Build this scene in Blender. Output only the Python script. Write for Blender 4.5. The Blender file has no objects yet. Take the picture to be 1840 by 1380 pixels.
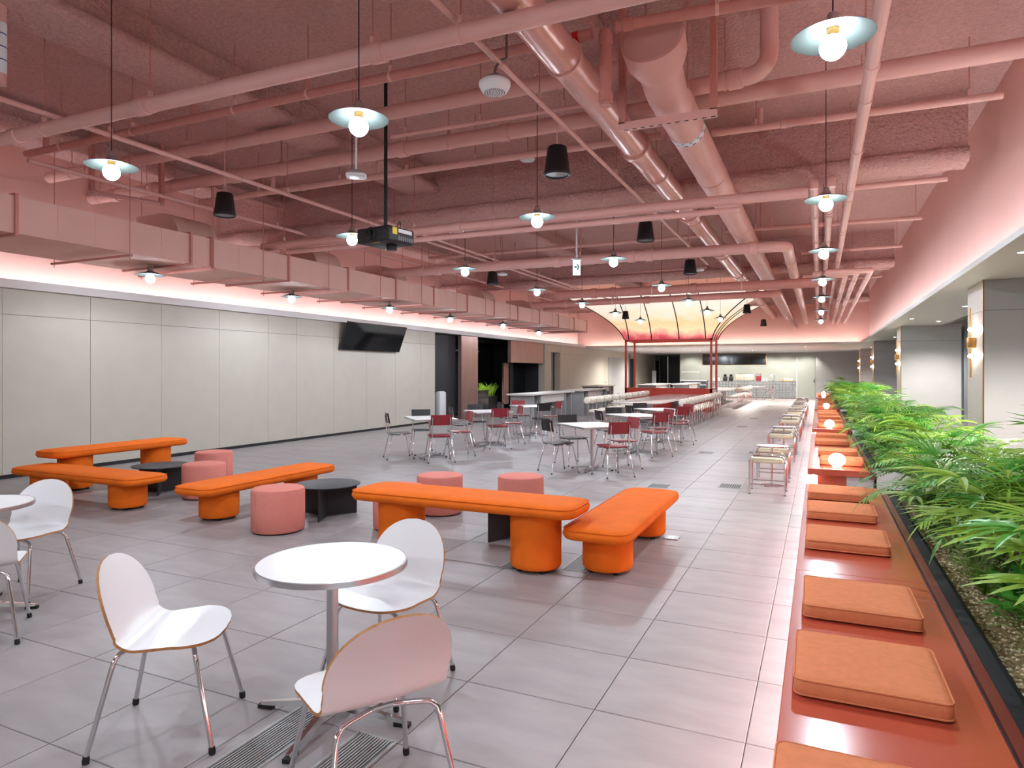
import bpy, bmesh, math, random
from mathutils import Vector, Matrix
random.seed(7)
PI = math.pi
sc = bpy.context.scene
C = sc.collection

# ---------------------------------------------------------------- camera, world, exposure
F, VX, V0, H = 1193.0, 1471.0, 668.5, 1.6          # focal length and vanishing point in pixels of the 1840x1380 frame
TH = math.atan((VX - 920) / F); ct, st = math.cos(TH), math.sin(TH)
cam_d = bpy.data.cameras.new('camera'); cam = bpy.data.objects.new('camera', cam_d); C.objects.link(cam)
cam_d.sensor_fit = 'HORIZONTAL'; cam_d.sensor_width = 36; cam_d.lens = F / 1840 * 36
cam_d.shift_y = -(690 - V0) / 1840
cam_d.clip_end = 200; cam_d.clip_start = .02
cam.location = (0, 0, H); cam.rotation_euler = (PI / 2, 0, TH)
sc.camera = cam
w = bpy.data.worlds.new('world'); sc.world = w; w.use_nodes = True
w.node_tree.nodes['Background'].inputs[0].default_value = (.75, .74, .78, 1)
w.node_tree.nodes['Background'].inputs[1].default_value = .3
sc.view_settings.view_transform = 'Standard'; sc.view_settings.look = 'None'
sc.view_settings.gamma = 1; sc.view_settings.use_curve_mapping = False
sc.view_settings.exposure = 1.08
sc.cycles.max_bounces = 6; sc.cycles.diffuse_bounces = 4; sc.cycles.glossy_bounces = 3; sc.cycles.adaptive_threshold = .04
sc.cycles.caustics_reflective = False; sc.cycles.caustics_refractive = False
sc.cycles.sample_clamp_indirect = 6
BULB, COVE_L, COVE_R, COVE_B, UNDER, SPOT = 100.0, 17.0, 21.0, 18.0, 22.0, 240.0
PEND = 12.0      # watts thrown downward by one pendant, beside what its bulb gives all round     # lamp strengths

# ---------------------------------------------------------------- pixel -> place
def ray(u, v):
    a = (u - 920) / F; b = (V0 - v) / F
    return Vector((-st + a * ct, ct + a * st, b))
def atz(u, v, z=0.0): d = ray(u, v); return Vector((0, 0, H)) + d * ((z - H) / d.z)
def atx(u, v, x): d = ray(u, v); return Vector((0, 0, H)) + d * (x / d.x)
def aty(u, v, y): d = ray(u, v); return Vector((0, 0, H)) + d * (y / d.y)

# ---------------------------------------------------------------- materials
def lin(c):
    return tuple((x / 255 / 12.92 if x / 255 <= .04045 else ((x / 255 + .055) / 1.055) ** 2.4) for x in c) + (1,)
MATS = {}
def mat(name, col, rough=.6, metal=0.0, var=.0, vscale=8.0, bump=0.0, bscale=60.0, emit=0.0, spec=.5, coat=0.0, sheen=0.0, trans=0.0, col2=None, rnd=0.0, stretch=None, island=False, alpha=1.0, ecol=None, bdist=.02):
    m = bpy.data.materials.new(name); m.use_nodes = True; nt = m.node_tree; N = nt.nodes; L = nt.links
    b = N['Principled BSDF']; col = lin(col)
    b.inputs['Base Color'].default_value = col; b.inputs['Roughness'].default_value = rough; b.inputs['Metallic'].default_value = metal
    b.inputs['Specular IOR Level'].default_value = spec; b.inputs['Coat Weight'].default_value = coat
    b.inputs['Sheen Weight'].default_value = sheen; b.inputs['Transmission Weight'].default_value = trans; b.inputs['Alpha'].default_value = alpha
    if sheen: b.inputs['Sheen Roughness'].default_value = .4; b.inputs['Sheen Tint'].default_value = col
    if emit:
        b.inputs['Emission Color'].default_value = lin(ecol) if ecol else col; b.inputs['Emission Strength'].default_value = emit
    tc = N.new('ShaderNodeTexCoord'); vec = tc.outputs['Object']
    if stretch:
        mp = N.new('ShaderNodeMapping'); mp.inputs['Scale'].default_value = stretch; L.new(vec, mp.inputs[0]); vec = mp.outputs[0]
    colout = None
    if var or col2:
        n = N.new('ShaderNodeTexNoise'); n.inputs['Scale'].default_value = vscale; n.inputs['Detail'].default_value = 5; L.new(vec, n.inputs['Vector'])
        mx = N.new('ShaderNodeMix'); mx.data_type = 'RGBA'
        c2 = lin(col2) if col2 else tuple(min(1, x * (1 + var)) for x in col[:3]) + (1,)
        c1 = col if col2 else tuple(x * (1 - var) for x in col[:3]) + (1,)
        mx.inputs['A'].default_value = c1; mx.inputs['B'].default_value = c2
        rp = N.new('ShaderNodeMapRange'); rp.inputs[1].default_value = .3; rp.inputs[2].default_value = .7; L.new(n.outputs['Fac'], rp.inputs[0]); L.new(rp.outputs[0], mx.inputs['Factor'])
        colout = mx.outputs['Result']
    if rnd:
        if island: g = N.new('ShaderNodeNewGeometry'); ro = g.outputs['Random Per Island']
        else: g = N.new('ShaderNodeObjectInfo'); ro = g.outputs['Random']
        mr = N.new('ShaderNodeMapRange'); mr.inputs[3].default_value = 1 - rnd; mr.inputs[4].default_value = 1 + rnd; L.new(ro, mr.inputs[0])
        hs = N.new('ShaderNodeHueSaturation'); L.new(mr.outputs[0], hs.inputs['Value'])
        if colout: L.new(colout, hs.inputs['Color'])
        else: hs.inputs['Color'].default_value = col
        colout = hs.outputs[0]
    if colout: L.new(colout, b.inputs['Base Color'])
    if bump:
        n2 = N.new('ShaderNodeTexNoise'); n2.inputs['Scale'].default_value = bscale; n2.inputs['Detail'].default_value = 4; L.new(tc.outputs['Object'], n2.inputs['Vector'])
        bp = N.new('ShaderNodeBump'); bp.inputs['Strength'].default_value = bump; bp.inputs['Distance'].default_value = bdist; L.new(n2.outputs['Fac'], bp.inputs['Height']); L.new(bp.outputs[0], b.inputs['Normal'])
    MATS[name] = m
    return m
PINK = (224, 174, 166)
mat('pink', PINK, .55, var=.05, vscale=2)
mat('pink_wall', (228, 176, 166), .7, var=.03, vscale=1)
mat('pink_spray', (212, 167, 161), .9, bump=1.0, bscale=26, bdist=.05, var=.10, vscale=30, spec=.15)
mat('pink_gloss', (218, 166, 156), .28, metal=.25, bump=.04, bscale=12, spec=.6)
mat('pink_duct', (222, 180, 169), .75, var=.04, vscale=1.5, spec=.15)
mat('pink_dark', (196, 130, 120), .5, var=.06)
mat('beige', (184, 177, 165), .55, var=.03, vscale=3, bump=.03, bscale=120)
mat('grey_wall', (166, 165, 164), .7, var=.03, vscale=3, bump=.05, bscale=150)
mat('joint', (96, 90, 84), .8)
mat('white_trim', (205, 203, 202), .5)
mat('soffit', (196, 193, 196), .6)
mat('bar_wall', (160, 164, 155), .6, var=.02)
for nm, isl in (('tile', False), ('tile_far', True)):
    mat(nm, (140, 132, 132), .42, col2=(155, 147, 146), vscale=2.2, rnd=.05, stretch=(1, 3, 1), island=isl, bump=.03, bscale=40, spec=.4)
mat('grout', (70, 62, 60), .9)
mat('chrome', (215, 215, 218), .12, metal=1)
mat('alu', (190, 190, 192), .3, metal=1)
mat('grille_alu', (168, 166, 165), .5, metal=.3)
mat('steel', (150, 150, 152), .35, metal=1)
mat('white_lam', (232, 230, 231), .3, spec=.5)
mat('ply', (176, 122, 72), .6, var=.2, vscale=40)
mat('rubber', (18, 17, 17), .6)
mat('orange', (226, 108, 26), .8, var=.07, vscale=6, sheen=.4, bump=.03, bscale=40, spec=.2)
mat('felt', (214, 134, 122), .95, var=.08, vscale=90, bump=.15, bscale=150, spec=.1)
mat('black_metal', (30, 28, 31), .55)
mat('black', (14, 14, 15), .5)
mat('dark_glass', (16, 17, 20), .06, spec=.6)
mat('dark_wall', (30, 31, 35), .6)
mat('red_lacq', (188, 84, 62), .2, var=.04, vscale=1.5, coat=.3)
mat('red_lip', (120, 44, 40), .3)
mat('red_paint', (186, 52, 34), .4)
mat('terra', (216, 134, 94), .95, var=.06, vscale=30, bump=.12, bscale=220, sheen=.2, spec=.1)
mat('cream', (216, 206, 176), .45, var=.03)
mat('cream_roll', (232, 220, 204), .5)
mat('burgundy', (138, 34, 44), .35, var=.18, vscale=12, stretch=(1, 1, 10))
mat('black_wood', (26, 24, 25), .4, var=.1, vscale=12)
mat('marble', (206, 198, 192), .12, col2=(186, 178, 174), vscale=3)
mat('grey_table', (150, 148, 148), .5, var=.05, vscale=5, stretch=(1, 1, 4))
mat('grey_table_top', (196, 190, 186), .4, var=.03)
mat('soil', (158, 132, 96), 1, var=.2, vscale=50)
mat('gravel', (226, 206, 172), .9, rnd=.35, island=True)
mat('liner', (20, 20, 21), .9)
mat('planter_white', (206, 204, 204), .5)
mat('leaf_a', (146, 186, 66), .45, rnd=.35, var=.2, vscale=5, spec=.5)
mat('leaf_b', (98, 150, 66), .4, rnd=.3, var=.25, vscale=7, spec=.5)
mat('leaf_c', (90, 168, 64), .35, rnd=.3, var=.15, vscale=6, spec=.5)
mat('leaf_v', (190, 198, 130), .45, col2=(76, 126, 58), vscale=22, rnd=.2)
mat('stem', (120, 80, 50), .8, var=.2, vscale=30)
mat('stem_green', (96, 126, 52), .6)
mat('copper', (170, 138, 130), .38, metal=.75, var=.08, vscale=3, stretch=(1, 1, .5))
mat('brass', (200, 150, 90), .3, metal=1)
mat('pier', (190, 180, 172), .55, var=.03)
mat('shade', (52, 58, 56), .45, metal=.3)
mat('bulb', (255, 255, 255), .4, emit=BULB, ecol=(230, 244, 255))
mat('globe', (255, 252, 246), .4, emit=6)
mat('led_l', (255, 238, 236), .5, emit=COVE_L, ecol=(232, 244, 250))
mat('led_r', (255, 238, 238), .5, emit=COVE_R, ecol=(232, 244, 250))
mat('led_b', (255, 236, 222), .5, emit=COVE_B, ecol=(240, 246, 240))
mat('led_u', (255, 250, 250), .5, emit=UNDER)
mat('down', (255, 252, 246), .5, emit=25)
mat('sconce_glow', (255, 246, 226), .5, emit=90)
mat('white_plastic', (226, 226, 228), .4)
mat('grille_grey', (120, 120, 122), .5)
mat('yellow', (236, 214, 30), .5)
mat('label_white', (228, 232, 238), .5)
mat('label_blue', (40, 60, 130), .5)
mat('red_band', (200, 14, 10), .3)
mat('exit_green', (10, 120, 80), .5)
mat('exit_white', (240, 250, 248), .5, emit=.45)
mat('window_dark', (52, 58, 72), .15)
mat('frame_grey', (128, 132, 140), .4)
mat('rose_gold', (226, 186, 172), .25, metal=.3)
mat('glass_block', (120, 124, 124), .2, var=.3, vscale=14)
for nm in ('leaf_a', 'leaf_b', 'leaf_c', 'leaf_v'):          # leaves let some light through
    nt = MATS[nm].node_tree; pb = nt.nodes['Principled BSDF']; tb = nt.nodes.new('ShaderNodeBsdfTranslucent'); mxs = nt.nodes.new('ShaderNodeMixShader'); mxs.inputs[0].default_value = .38
    src = pb.inputs['Base Color'].links[0].from_socket; nt.links.new(src, tb.inputs['Color']); nt.links.new(pb.outputs[0], mxs.inputs[1]); nt.links.new(tb.outputs[0], mxs.inputs[2])
    nt.links.new(mxs.outputs[0], nt.nodes['Material Output'].inputs['Surface'])
# printed canopy fabric: cream sky over rose clouds at its foot, lit from behind
m = mat('canopy', (250, 236, 206), .8); N = m.node_tree.nodes; L = m.node_tree.links; b = N['Principled BSDF']
tc = N.new('ShaderNodeTexCoord'); sx = N.new('ShaderNodeSeparateXYZ'); L.new(tc.outputs['Object'], sx.inputs[0])
nz = N.new('ShaderNodeTexNoise'); nz.inputs['Scale'].default_value = 1.6; nz.inputs['Detail'].default_value = 8; L.new(tc.outputs['Object'], nz.inputs['Vector'])
ma = N.new('ShaderNodeMath'); ma.operation = 'MULTIPLY_ADD'; ma.inputs[1].default_value = .9; L.new(nz.outputs['Fac'], ma.inputs[0]); L.new(sx.outputs['Z'], ma.inputs[2])
cr = N.new('ShaderNodeValToRGB'); e = cr.color_ramp.elements
mr = N.new('ShaderNodeMapRange'); mr.inputs[1].default_value = .3; mr.inputs[2].default_value = 1.9; L.new(ma.outputs[0], mr.inputs[0]); L.new(mr.outputs[0], cr.inputs[0])
e[0].position = .05; e[0].color = lin((196, 66, 82)); e[1].position = .95; e[1].color = lin((252, 246, 232))
for p_, c_ in ((.15, (216, 104, 108)), (.24, (240, 176, 152)), (.36, (250, 224, 178)), (.5, (250, 214, 164)), (.65, (250, 236, 206))):
    x = e.new(p_); x.color = lin(c_)
L.new(cr.outputs[0], b.inputs['Base Color']); L.new(cr.outputs[0], b.inputs['Emission Color']); b.inputs['Emission Strength'].default_value = .34
# screen that shows the room's red reflections: a plain glossy dark panel
mat('screen', (10, 10, 13), .08, spec=.7)

# ---------------------------------------------------------------- mesh helpers
class G:
    def __init__(s): s.v = []; s.f = []
    def add(s, v, f):
        o = len(s.v); s.v += [tuple(p) for p in v]; s.f += [tuple(i + o for i in q) for q in f]; return s
    def box(s, x0, y0, z0, x1, y1, z1):
        return s.add([(x0, y0, z0), (x1, y0, z0), (x1, y1, z0), (x0, y1, z0), (x0, y0, z1), (x1, y0, z1), (x1, y1, z1), (x0, y1, z1)],
                     [(0, 3, 2, 1), (4, 5, 6, 7), (0, 1, 5, 4), (1, 2, 6, 5), (2, 3, 7, 6), (3, 0, 4, 7)])
    def rbox(s, x0, y0, z0, x1, y1, z1, r=.01, seg=2):
        bm = bmesh.new(); bmesh.ops.create_cube(bm, size=1)
        for q in bm.verts: q.co = Vector(((x0 + x1) / 2 + q.co.x * (x1 - x0), (y0 + y1) / 2 + q.co.y * (y1 - y0), (z0 + z1) / 2 + q.co.z * (z1 - z0)))
        bmesh.ops.bevel(bm, geom=bm.edges[:], offset=r, segments=seg, profile=.5, affect='EDGES')
        bm.verts.index_update(); s.add([q.co[:] for q in bm.verts], [[q.index for q in f.verts] for f in bm.faces]); bm.free(); return s
    def tube(s, pts, r, n=10, caps=True):
        pts = [Vector(p) for p in pts]; rs = r if isinstance(r, (list, tuple)) else [r] * len(pts)
        up = None; rings = []
        for i, p in enumerate(pts):
            a = pts[max(i - 1, 0)]; b_ = pts[min(i + 1, len(pts) - 1)]; t = (b_ - a).normalized()
            if up is None:
                up = Vector((0, 0, 1)) if abs(t.z) < .9 else Vector((1, 0, 0))
            x = up.cross(t); x = x.normalized() if x.length > 1e-6 else Vector((1, 0, 0)); y = t.cross(x); up = y
            rings.append([p + (x * math.cos(2 * PI * k / n) + y * math.sin(2 * PI * k / n)) * rs[i] for k in range(n)])
        v = [q for rg in rings for q in rg]
        f = [(i * n + k, i * n + (k + 1) % n, (i + 1) * n + (k + 1) % n, (i + 1) * n + k) for i in range(len(pts) - 1) for k in range(n)]
        if caps: f += [tuple(range(n - 1, -1, -1)), tuple((len(pts) - 1) * n + k for k in range(n))]
        return s.add(v, f)
    def lathe(s, prof, n=24, c=(0, 0, 0), caps=True, sx=1, sy=1):
        v = [(c[0] + r * sx * math.cos(2 * PI * k / n), c[1] + r * sy * math.sin(2 * PI * k / n), c[2] + z) for r, z in prof for k in range(n)]
        f = [(i * n + k, i * n + (k + 1) % n, (i + 1) * n + (k + 1) % n, (i + 1) * n + k) for i in range(len(prof) - 1) for k in range(n)]
        if caps: f += [tuple(range(n - 1, -1, -1)), tuple((len(prof) - 1) * n + k for k in range(n))]
        return s.add(v, f)
    def sphere(s, c, r, n=16, m=10, sz=1):
        return s.lathe([(r * math.sin(PI * (.02 + .96 * i / m)), -r * sz * math.cos(PI * (.02 + .96 * i / m))) for i in range(m + 1)], n, c)
    def loft(s, rings, caps=True):
        n = len(rings[0]); v = [q for rg in rings for q in rg]
        f = [(i * n + k, i * n + (k + 1) % n, (i + 1) * n + (k + 1) % n, (i + 1) * n + k) for i in range(len(rings) - 1) for k in range(n)]
        if caps: f += [tuple(range(n - 1, -1, -1)), tuple((len(rings) - 1) * n + k for k in range(n))]
        return s.add(v, f)
    def prism(s, poly, z0, z1):
        return s.loft([[(x, y, z0) for x, y in poly], [(x, y, z1) for x, y in poly]])
    def mesh(s, name, material, smooth=35):
        me = bpy.data.meshes.new(name); me.from_pydata(s.v, [], s.f); me.materials.append(MATS[material])
        if smooth:
            me.polygons.foreach_set('use_smooth', [True] * len(me.polygons)); me.update()
            me.set_sharp_from_angle(angle=math.radians(smooth))
        me.update(); return me
    def build(s, name, material, parent=None, smooth=35, loc=None, rot=None):
        return link(name, s.mesh(name, material, smooth), parent, loc, rot)
def rrect(cx, cy, hx, hy, r, n=6):
    P = []
    for qx, qy, a0 in ((1, 1, 0), (-1, 1, 90), (-1, -1, 180), (1, -1, 270)):
        for k in range(n + 1):
            a = math.radians(a0 + 90 * k / n); P.append((cx + qx * (hx - r) + r * math.cos(a), cy + qy * (hy - r) + r * math.sin(a)))
    return P
def link(name, me, parent=None, loc=None, rot=None):
    o = bpy.data.objects.new(name, me); C.objects.link(o)
    if parent is not None: o.parent = parent
    if loc is not None: o.location = loc
    if rot is not None: o.rotation_euler = rot
    return o
def tag(o, label, cat, group=None, kind=None):
    o['label'] = label; o['category'] = cat
    if group: o['group'] = group
    if kind: o['kind'] = kind
    return o
def thing(name, label, cat, loc=(0, 0, 0), rz=0.0, group=None):
    o = bpy.data.objects.new(name, None); C.objects.link(o); o.location = loc; o.rotation_euler = (0, 0, rz); o.empty_display_size = .1
    return tag(o, label, cat, group)
def struct(o, label=None):
    o['kind'] = 'structure'
    if label: o['label'] = label
    return o
KIDS = {}
def dup(root, loc, rz, label, group=None):
    if root.name not in KIDS: KIDS[root.name] = [(ch, list(ch.children)) for ch in root.children]
    r = root.copy(); C.objects.link(r); r.location = loc; r.rotation_euler = (0, 0, rz); r['label'] = label
    if group: r['group'] = group
    for ch, gs in KIDS[root.name]:
        c = ch.copy(); C.objects.link(c); c.parent = r
        for g in gs:
            d = g.copy(); C.objects.link(d); d.parent = c
    return r
ORD = ['first', 'second', 'third', 'fourth', 'fifth', 'sixth', 'seventh', 'eighth', 'ninth', 'tenth', 'eleventh', 'twelfth', 'thirteenth', 'fourteenth', 'fifteenth', 'sixteenth', 'seventeenth', 'eighteenth', 'nineteenth', 'twentieth', 'twenty-first', 'twenty-second', 'twenty-third', 'twenty-fourth', 'twenty-fifth', 'twenty-sixth']

# ================================================================ SETTING
XL, XR, YB, YN, ZC, ZS = -11.05, 1.70, 32.8, -4.5, 5.12, 2.88    # left wall, bulkhead lip, far bulkhead, end behind the camera, slab, soffit
YE, XW = 46.0, 3.95
# ---- floor and its tiles
floor = struct(G().box(XL - 3, YN, -.25, XW + .2, 56, -.012).build('floor', 'grout', smooth=0), 'pale grey stone tile floor with thin dark joints')
TX, TY, X0, Y0 = .681, .630, -1.648, 3.652
grilles = []      # (x centre, y centre, length along y, width) of floor air grilles, cut out of the tiles by sitting just proud
tiles = []
ix0 = math.floor((XL - 1.6 - X0) / TX); ix1 = math.ceil((XW - X0) / TX); iy0 = math.floor((YN - Y0) / TY); iy1 = math.ceil((55 - Y0) / TY)
for i in range(ix0, ix1):
    for j in range(iy0, iy1):
        x, y = X0 + (i + .5) * TX, Y0 + (j + .5) * TY
        zc = -x * st + y * ct; vis = 0
        if zc > 1.2:
            u = 920 + F * (x * ct + y * st) / zc; v = V0 + F * H / zc
            if -80 < u < 1450 and v < 1440: vis = F * F * H * TX * TY / zc ** 3
        tiles.append((vis, x, y))
tiles.sort(key=lambda t: -t[0])
def tile_geo(g, x, y, hx, hy):
    c = .004
    g.add([(x - hx, y - hy, -.012), (x + hx, y - hy, -.012), (x + hx, y + hy, -.012), (x - hx, y + hy, -.012),
           (x - hx, y - hy, -.002), (x + hx, y - hy, -.002), (x + hx, y + hy, -.002), (x - hx, y + hy, -.002),
           (x - hx + c, y - hy + c, 0), (x + hx - c, y - hy + c, 0), (x + hx - c, y + hy - c, 0), (x - hx + c, y + hy - c, 0)],
          [(0, 1, 5, 4), (1, 2, 6, 5), (2, 3, 7, 6), (3, 0, 4, 7), (4, 5, 9, 8), (5, 6, 10, 9), (6, 7, 11, 10), (7, 4, 8, 11), (8, 9, 10, 11)])
tg = G(); tile_geo(tg, 0, 0, TX / 2 - .002, TY / 2 - .002); tme = tg.mesh('tile', 'tile', 0)
for vis, x, y in tiles[:300]: link('tile', tme, floor, (x, y, 0), (0, 0, 0))
tg = G()
for vis, x, y in tiles[300:]: tile_geo(tg, x, y, TX / 2 - .002, TY / 2 - .002)
o = tg.build('tile_field', 'tile_far', floor, 0); o['kind'] = 'stuff'

# ---- ceiling slab, beams
struct(G().box(XL - .6, YN, ZC, XR + .5, YB + .5, ZC + .3).build('ceiling', 'pink_spray', smooth=0), 'rough sprayed pink concrete ceiling')
def lumpy_beam(name, y, parent=None):
    b = struct(G().box(XL - .2, y - .16, 4.42, XR, y + .16, ZC).build(name, 'pink_spray', smooth=0), 'pink sprayed steel beam across the ceiling')
    n = 90; rings = []
    rng = random.Random(int(y * 10))
    for i in range(n + 1):
        x = XL - .2 + (XR - XL + .2) * i / n; k = 14
        rings.append([(x, y + (.27 + rng.uniform(-.02, .03)) * math.copysign(abs(math.cos(2 * PI * a / k)) ** .6, math.cos(2 * PI * a / k)),
                       4.33 + (.11 + rng.uniform(-.015, .02)) * math.copysign(abs(math.sin(2 * PI * a / k)) ** .7, math.sin(2 * PI * a / k))) for a in range(k)])
    G().loft(rings).build('beam_flange', 'pink_spray', b, 80)
for q, y in enumerate((10.1, 19.0, 27.9)): lumpy_beam('ceiling_beam_%d' % (q + 1), y)
for q, (xa, xb, zb) in enumerate(((-6.62, -5.98, 4.72), (-2.2, -1.88, 4.8), (-9.9, -9.5, 4.82))):
    g = G(); g.box(xa + .1, YN, zb + .12, xb - .1, YB, ZC); g.rbox(xa, YN, zb, xb, YB, zb + .14, .05, 3)
    struct(g.build('ceiling_beam_%d' % (q + 4), 'pink_spray'), 'pink sprayed beam running the length of the ceiling')

# ---- left wall: panels below, pink cove wall above
wl = struct(G().box(XL - .35, YN, 0, XL - .02, 18.1, 2.86).build('wall_left', 'joint', smooth=0), 'beige panelled left wall')
edges = [-4.5, -3.1, -1.82, -.5, .78, 2.06, 3.34, 4.52, 5.8, 7.12, 8.44, 9.75, 11.07, 11.95, 13.26, 14.59, 15.93, 17.26, 18.1]
for a, b_ in zip(edges[:-1], edges[1:]):
    for z0, z1 in ((.06, 2.463), (2.469, 2.86)):
        G().box(XL - .03, a + .003, z0, XL, b_ - .003, z1).build('panel', 'beige', wl, 0)
struct(G().box(XL - .02, YN, 0, XL + .004, 18.1, .055).build('baseboard_left', 'black', smooth=0))
struct(G().box(XL - .9, YN, 2.86, XL - .32, YB, ZC).build('wall_left_upper', 'pink_wall', smooth=0), 'pink upper left wall washed by hidden cove light')
tr = struct(G().box(XL - .32, YN, 2.86, XL + .09, YB, 2.90).box(XL + .06, YN, 2.90, XL + .09, YB, 2.99).build('trim_1', 'white_trim', smooth=0), 'pale cove ledge along the left wall')
def led(parent, m, p0, p1, axis, n, wid=.03, th=.012):
    g = G()
    for i in range(n):
        a = p0[axis] + (p1[axis] - p0[axis]) * i / n; b_ = p0[axis] + (p1[axis] - p0[axis]) * (i + .97) / n
        lo = list(p0); hi = list(p1); lo[axis] = a; hi[axis] = b_
        g.box(*lo, *hi)
    return g.build('led_strip', m, parent, 0)
led(tr, 'led_l', (XL - .0, YN, 2.91), (XL + .03, YB - .1, 2.925), 1, 26)
# ---- opening in the left wall, metal panels, far left wall
dk = struct(G().box(XL - 2.6, 18.1, 0, XL - 2.5, 27.4, 2.86).box(XL - 2.6, 18.1, 2.86, XL - .2, 27.4, 2.9).box(XL - 2.6, 18.0, 0, XL - .35, 18.1, 2.86).box(XL - 2.6, 27.3, 0, XL - .3, 27.4, 2.86).build('wall_alcove', 'dark_wall', smooth=0), 'black lined lobby behind the opening in the left wall')
G().box(XL - .35, 18.14, .0, XL - .25, 19.86, 2.86).build('door_panel', 'dark_wall', dk, 0)
G().box(XL - .16, 19.86, .02, XL - .02, 21.06, 2.86).build('metal_panel', 'copper', dk, 0)
G().box(XL - .16, 23.87, 1.98, XL - .02, 27.27, 2.86).build('metal_panel', 'copper', dk, 0)
G().box(XL - 1.0, atx(914, 650, XL - .95).y, 0, XL - .9, 27.29, 2.0).build('door_panel', 'dark_glass', dk, 0)
G().box(XL - 2.45, 21.1, 2.4, XL - 1.4, 23.8, 2.45).build('ceiling_panel', 'frame_grey', dk, 0)
G().box(XL - 1.0, atx(904, 650, XL - .95).y, .25, XL - .92, atx(913, 650, XL - .95).y, 1.98).build('pillar_panel', 'copper', dk, 0)
G().box(XL - .06, 18.1, 2.3, XL - .03, 18.12, 2.86).build('corner_strip', 'ply', dk, 0)
wl2 = struct(G().box(XL - .35, 27.4, 0, XL - .03, 28.2, 2.86).box(XL - .35, 29.35, 0, XL - .03, 54, 2.86).box(XL - .35, 28.2, 2.5, XL - .03, 29.35, 2.86).box(XL - 1.0, 28.1, 0, XL - .9, 29.45, 2.6).box(XL - 1.0, 29.35, 0, XL - .3, 29.45, 2.6).build('wall_left_far', 'beige', smooth=0), 'beige left wall beyond the dark opening')
for a, b_, z0, z1, mm in ((27.42, 28.19, .04, 2.46, 'beige'), (27.42, 29.34, 2.52, 2.86, 'beige'), (29.36, 31.9, .04, 2.46, 'beige'), (31.9, 36.4, .04, 2.46, 'beige'), (37.3, 41.8, .04, 2.46, 'grey_wall'), (29.36, 41.8, 2.466, 2.86, 'beige')):
    G().box(XL - .04, a, z0, XL, b_, z1).build('panel', mm, wl2, 0)
d1 = struct(G().box(XL - .04, 36.45, 0, XL - .01, 37.25, 2.1).build('door_1', 'beige', smooth=0), 'slim beige door flush in the left wall')
G().rbox(XL - .02, 36.55, .98, XL + .05, 36.6, 1.04, .008).build('door_handle', 'chrome', d1)
for q, ua in enumerate(((1131, 1139), (1177, 1184))):
    ya, yb = atx(ua[0], 660, XL).y, atx(ua[1], 660, XL).y
    d_ = struct(G().box(XL - .03, ya, 0, XL + .01, yb, 2.45).build('door_%d' % (q + 2), 'black', smooth=0), 'black doorway with steel jambs in the far left wall')
    for yy in (ya - .25, yb): G().box(XL - .02, yy, 0, XL + .06, yy + .25, 2.75).build('door_jamb', 'steel', d_, 0)
# ---- right side: bulkhead, soffit, piers, window wall
struct(G().box(XR + .3, YN, ZS + .02, XR + .5, YB + .4, ZC).build('wall_right_upper', 'pink_wall', smooth=0), 'pink upper right wall washed by hidden cove light')
tr = struct(G().box(XR - .012, YN, ZS - .02, XR, YB, ZS + .05).build('trim_2', 'white_trim', smooth=0), 'thin lip of the cove above the plants')
led(tr, 'led_r', (XR + .03, YN, ZS + .022), (XR + .06, YB - .1, ZS + .034), 1, 26)
struct(G().box(XR, YN, ZS - .02, 3.0, YE, ZS + .02).box(3.0, YN, ZS + .3, XW + .2, YE, ZS + .34).box(2.98, YN, ZS, 3.02, YE, ZS + .34).build('ceiling_soffit', 'soffit', smooth=0), 'pale lowered ceiling along the right side')
wr = struct(G().box(XW, YN, 0, XW + .2, YE, 3.3).build('wall_right', 'grey_wall', smooth=0), 'grey right wall with tall dark windows behind piers')
for q, y in enumerate((1.0, 10.95, 20.95, 30.75, 40.5)):
    p = struct(G().box(2.06, y, 0, 3.43, y + 1.05, ZS).build('wall_pier_%d' % (q + 1), 'joint', smooth=0), 'grey panelled pier standing out from the right wall')
    for z0, z1 in ((.03, 2.44), (2.446, ZS - .0)):
        G().box(2.05, y - .012, z0, 3.43, y - .0, z1).build('panel', 'grey_wall', p, 0)
        G().box(2.045, y, z0, 2.06, y + 1.05, z1).build('panel', 'pier', p, 0)
    G().box(2.035, y - .014, 0, 2.052, y + .0, ZS).build('corner_trim', 'brass', p, 0)
for q, y in enumerate((3.0, 13.2, 23.0, 33.0)):
    wn = struct(G().box(XW - .02, y, .1, XW, y + 6.4, 2.95).build('window_%d' % (q + 1), 'window_dark', smooth=0), 'tall dark window between the grey piers')
    for k in range(5): G().box(XW - .08, y + k * 1.6 - .04, 0, XW, y + k * 1.6 + .04, 3.1).build('mullion', 'frame_grey', wn, 0)
    G().box(XW - .12, y - .6, 0, XW - .02, y - .0, 3.1).build('window_frame', 'frame_grey', wn, 0)
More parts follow.
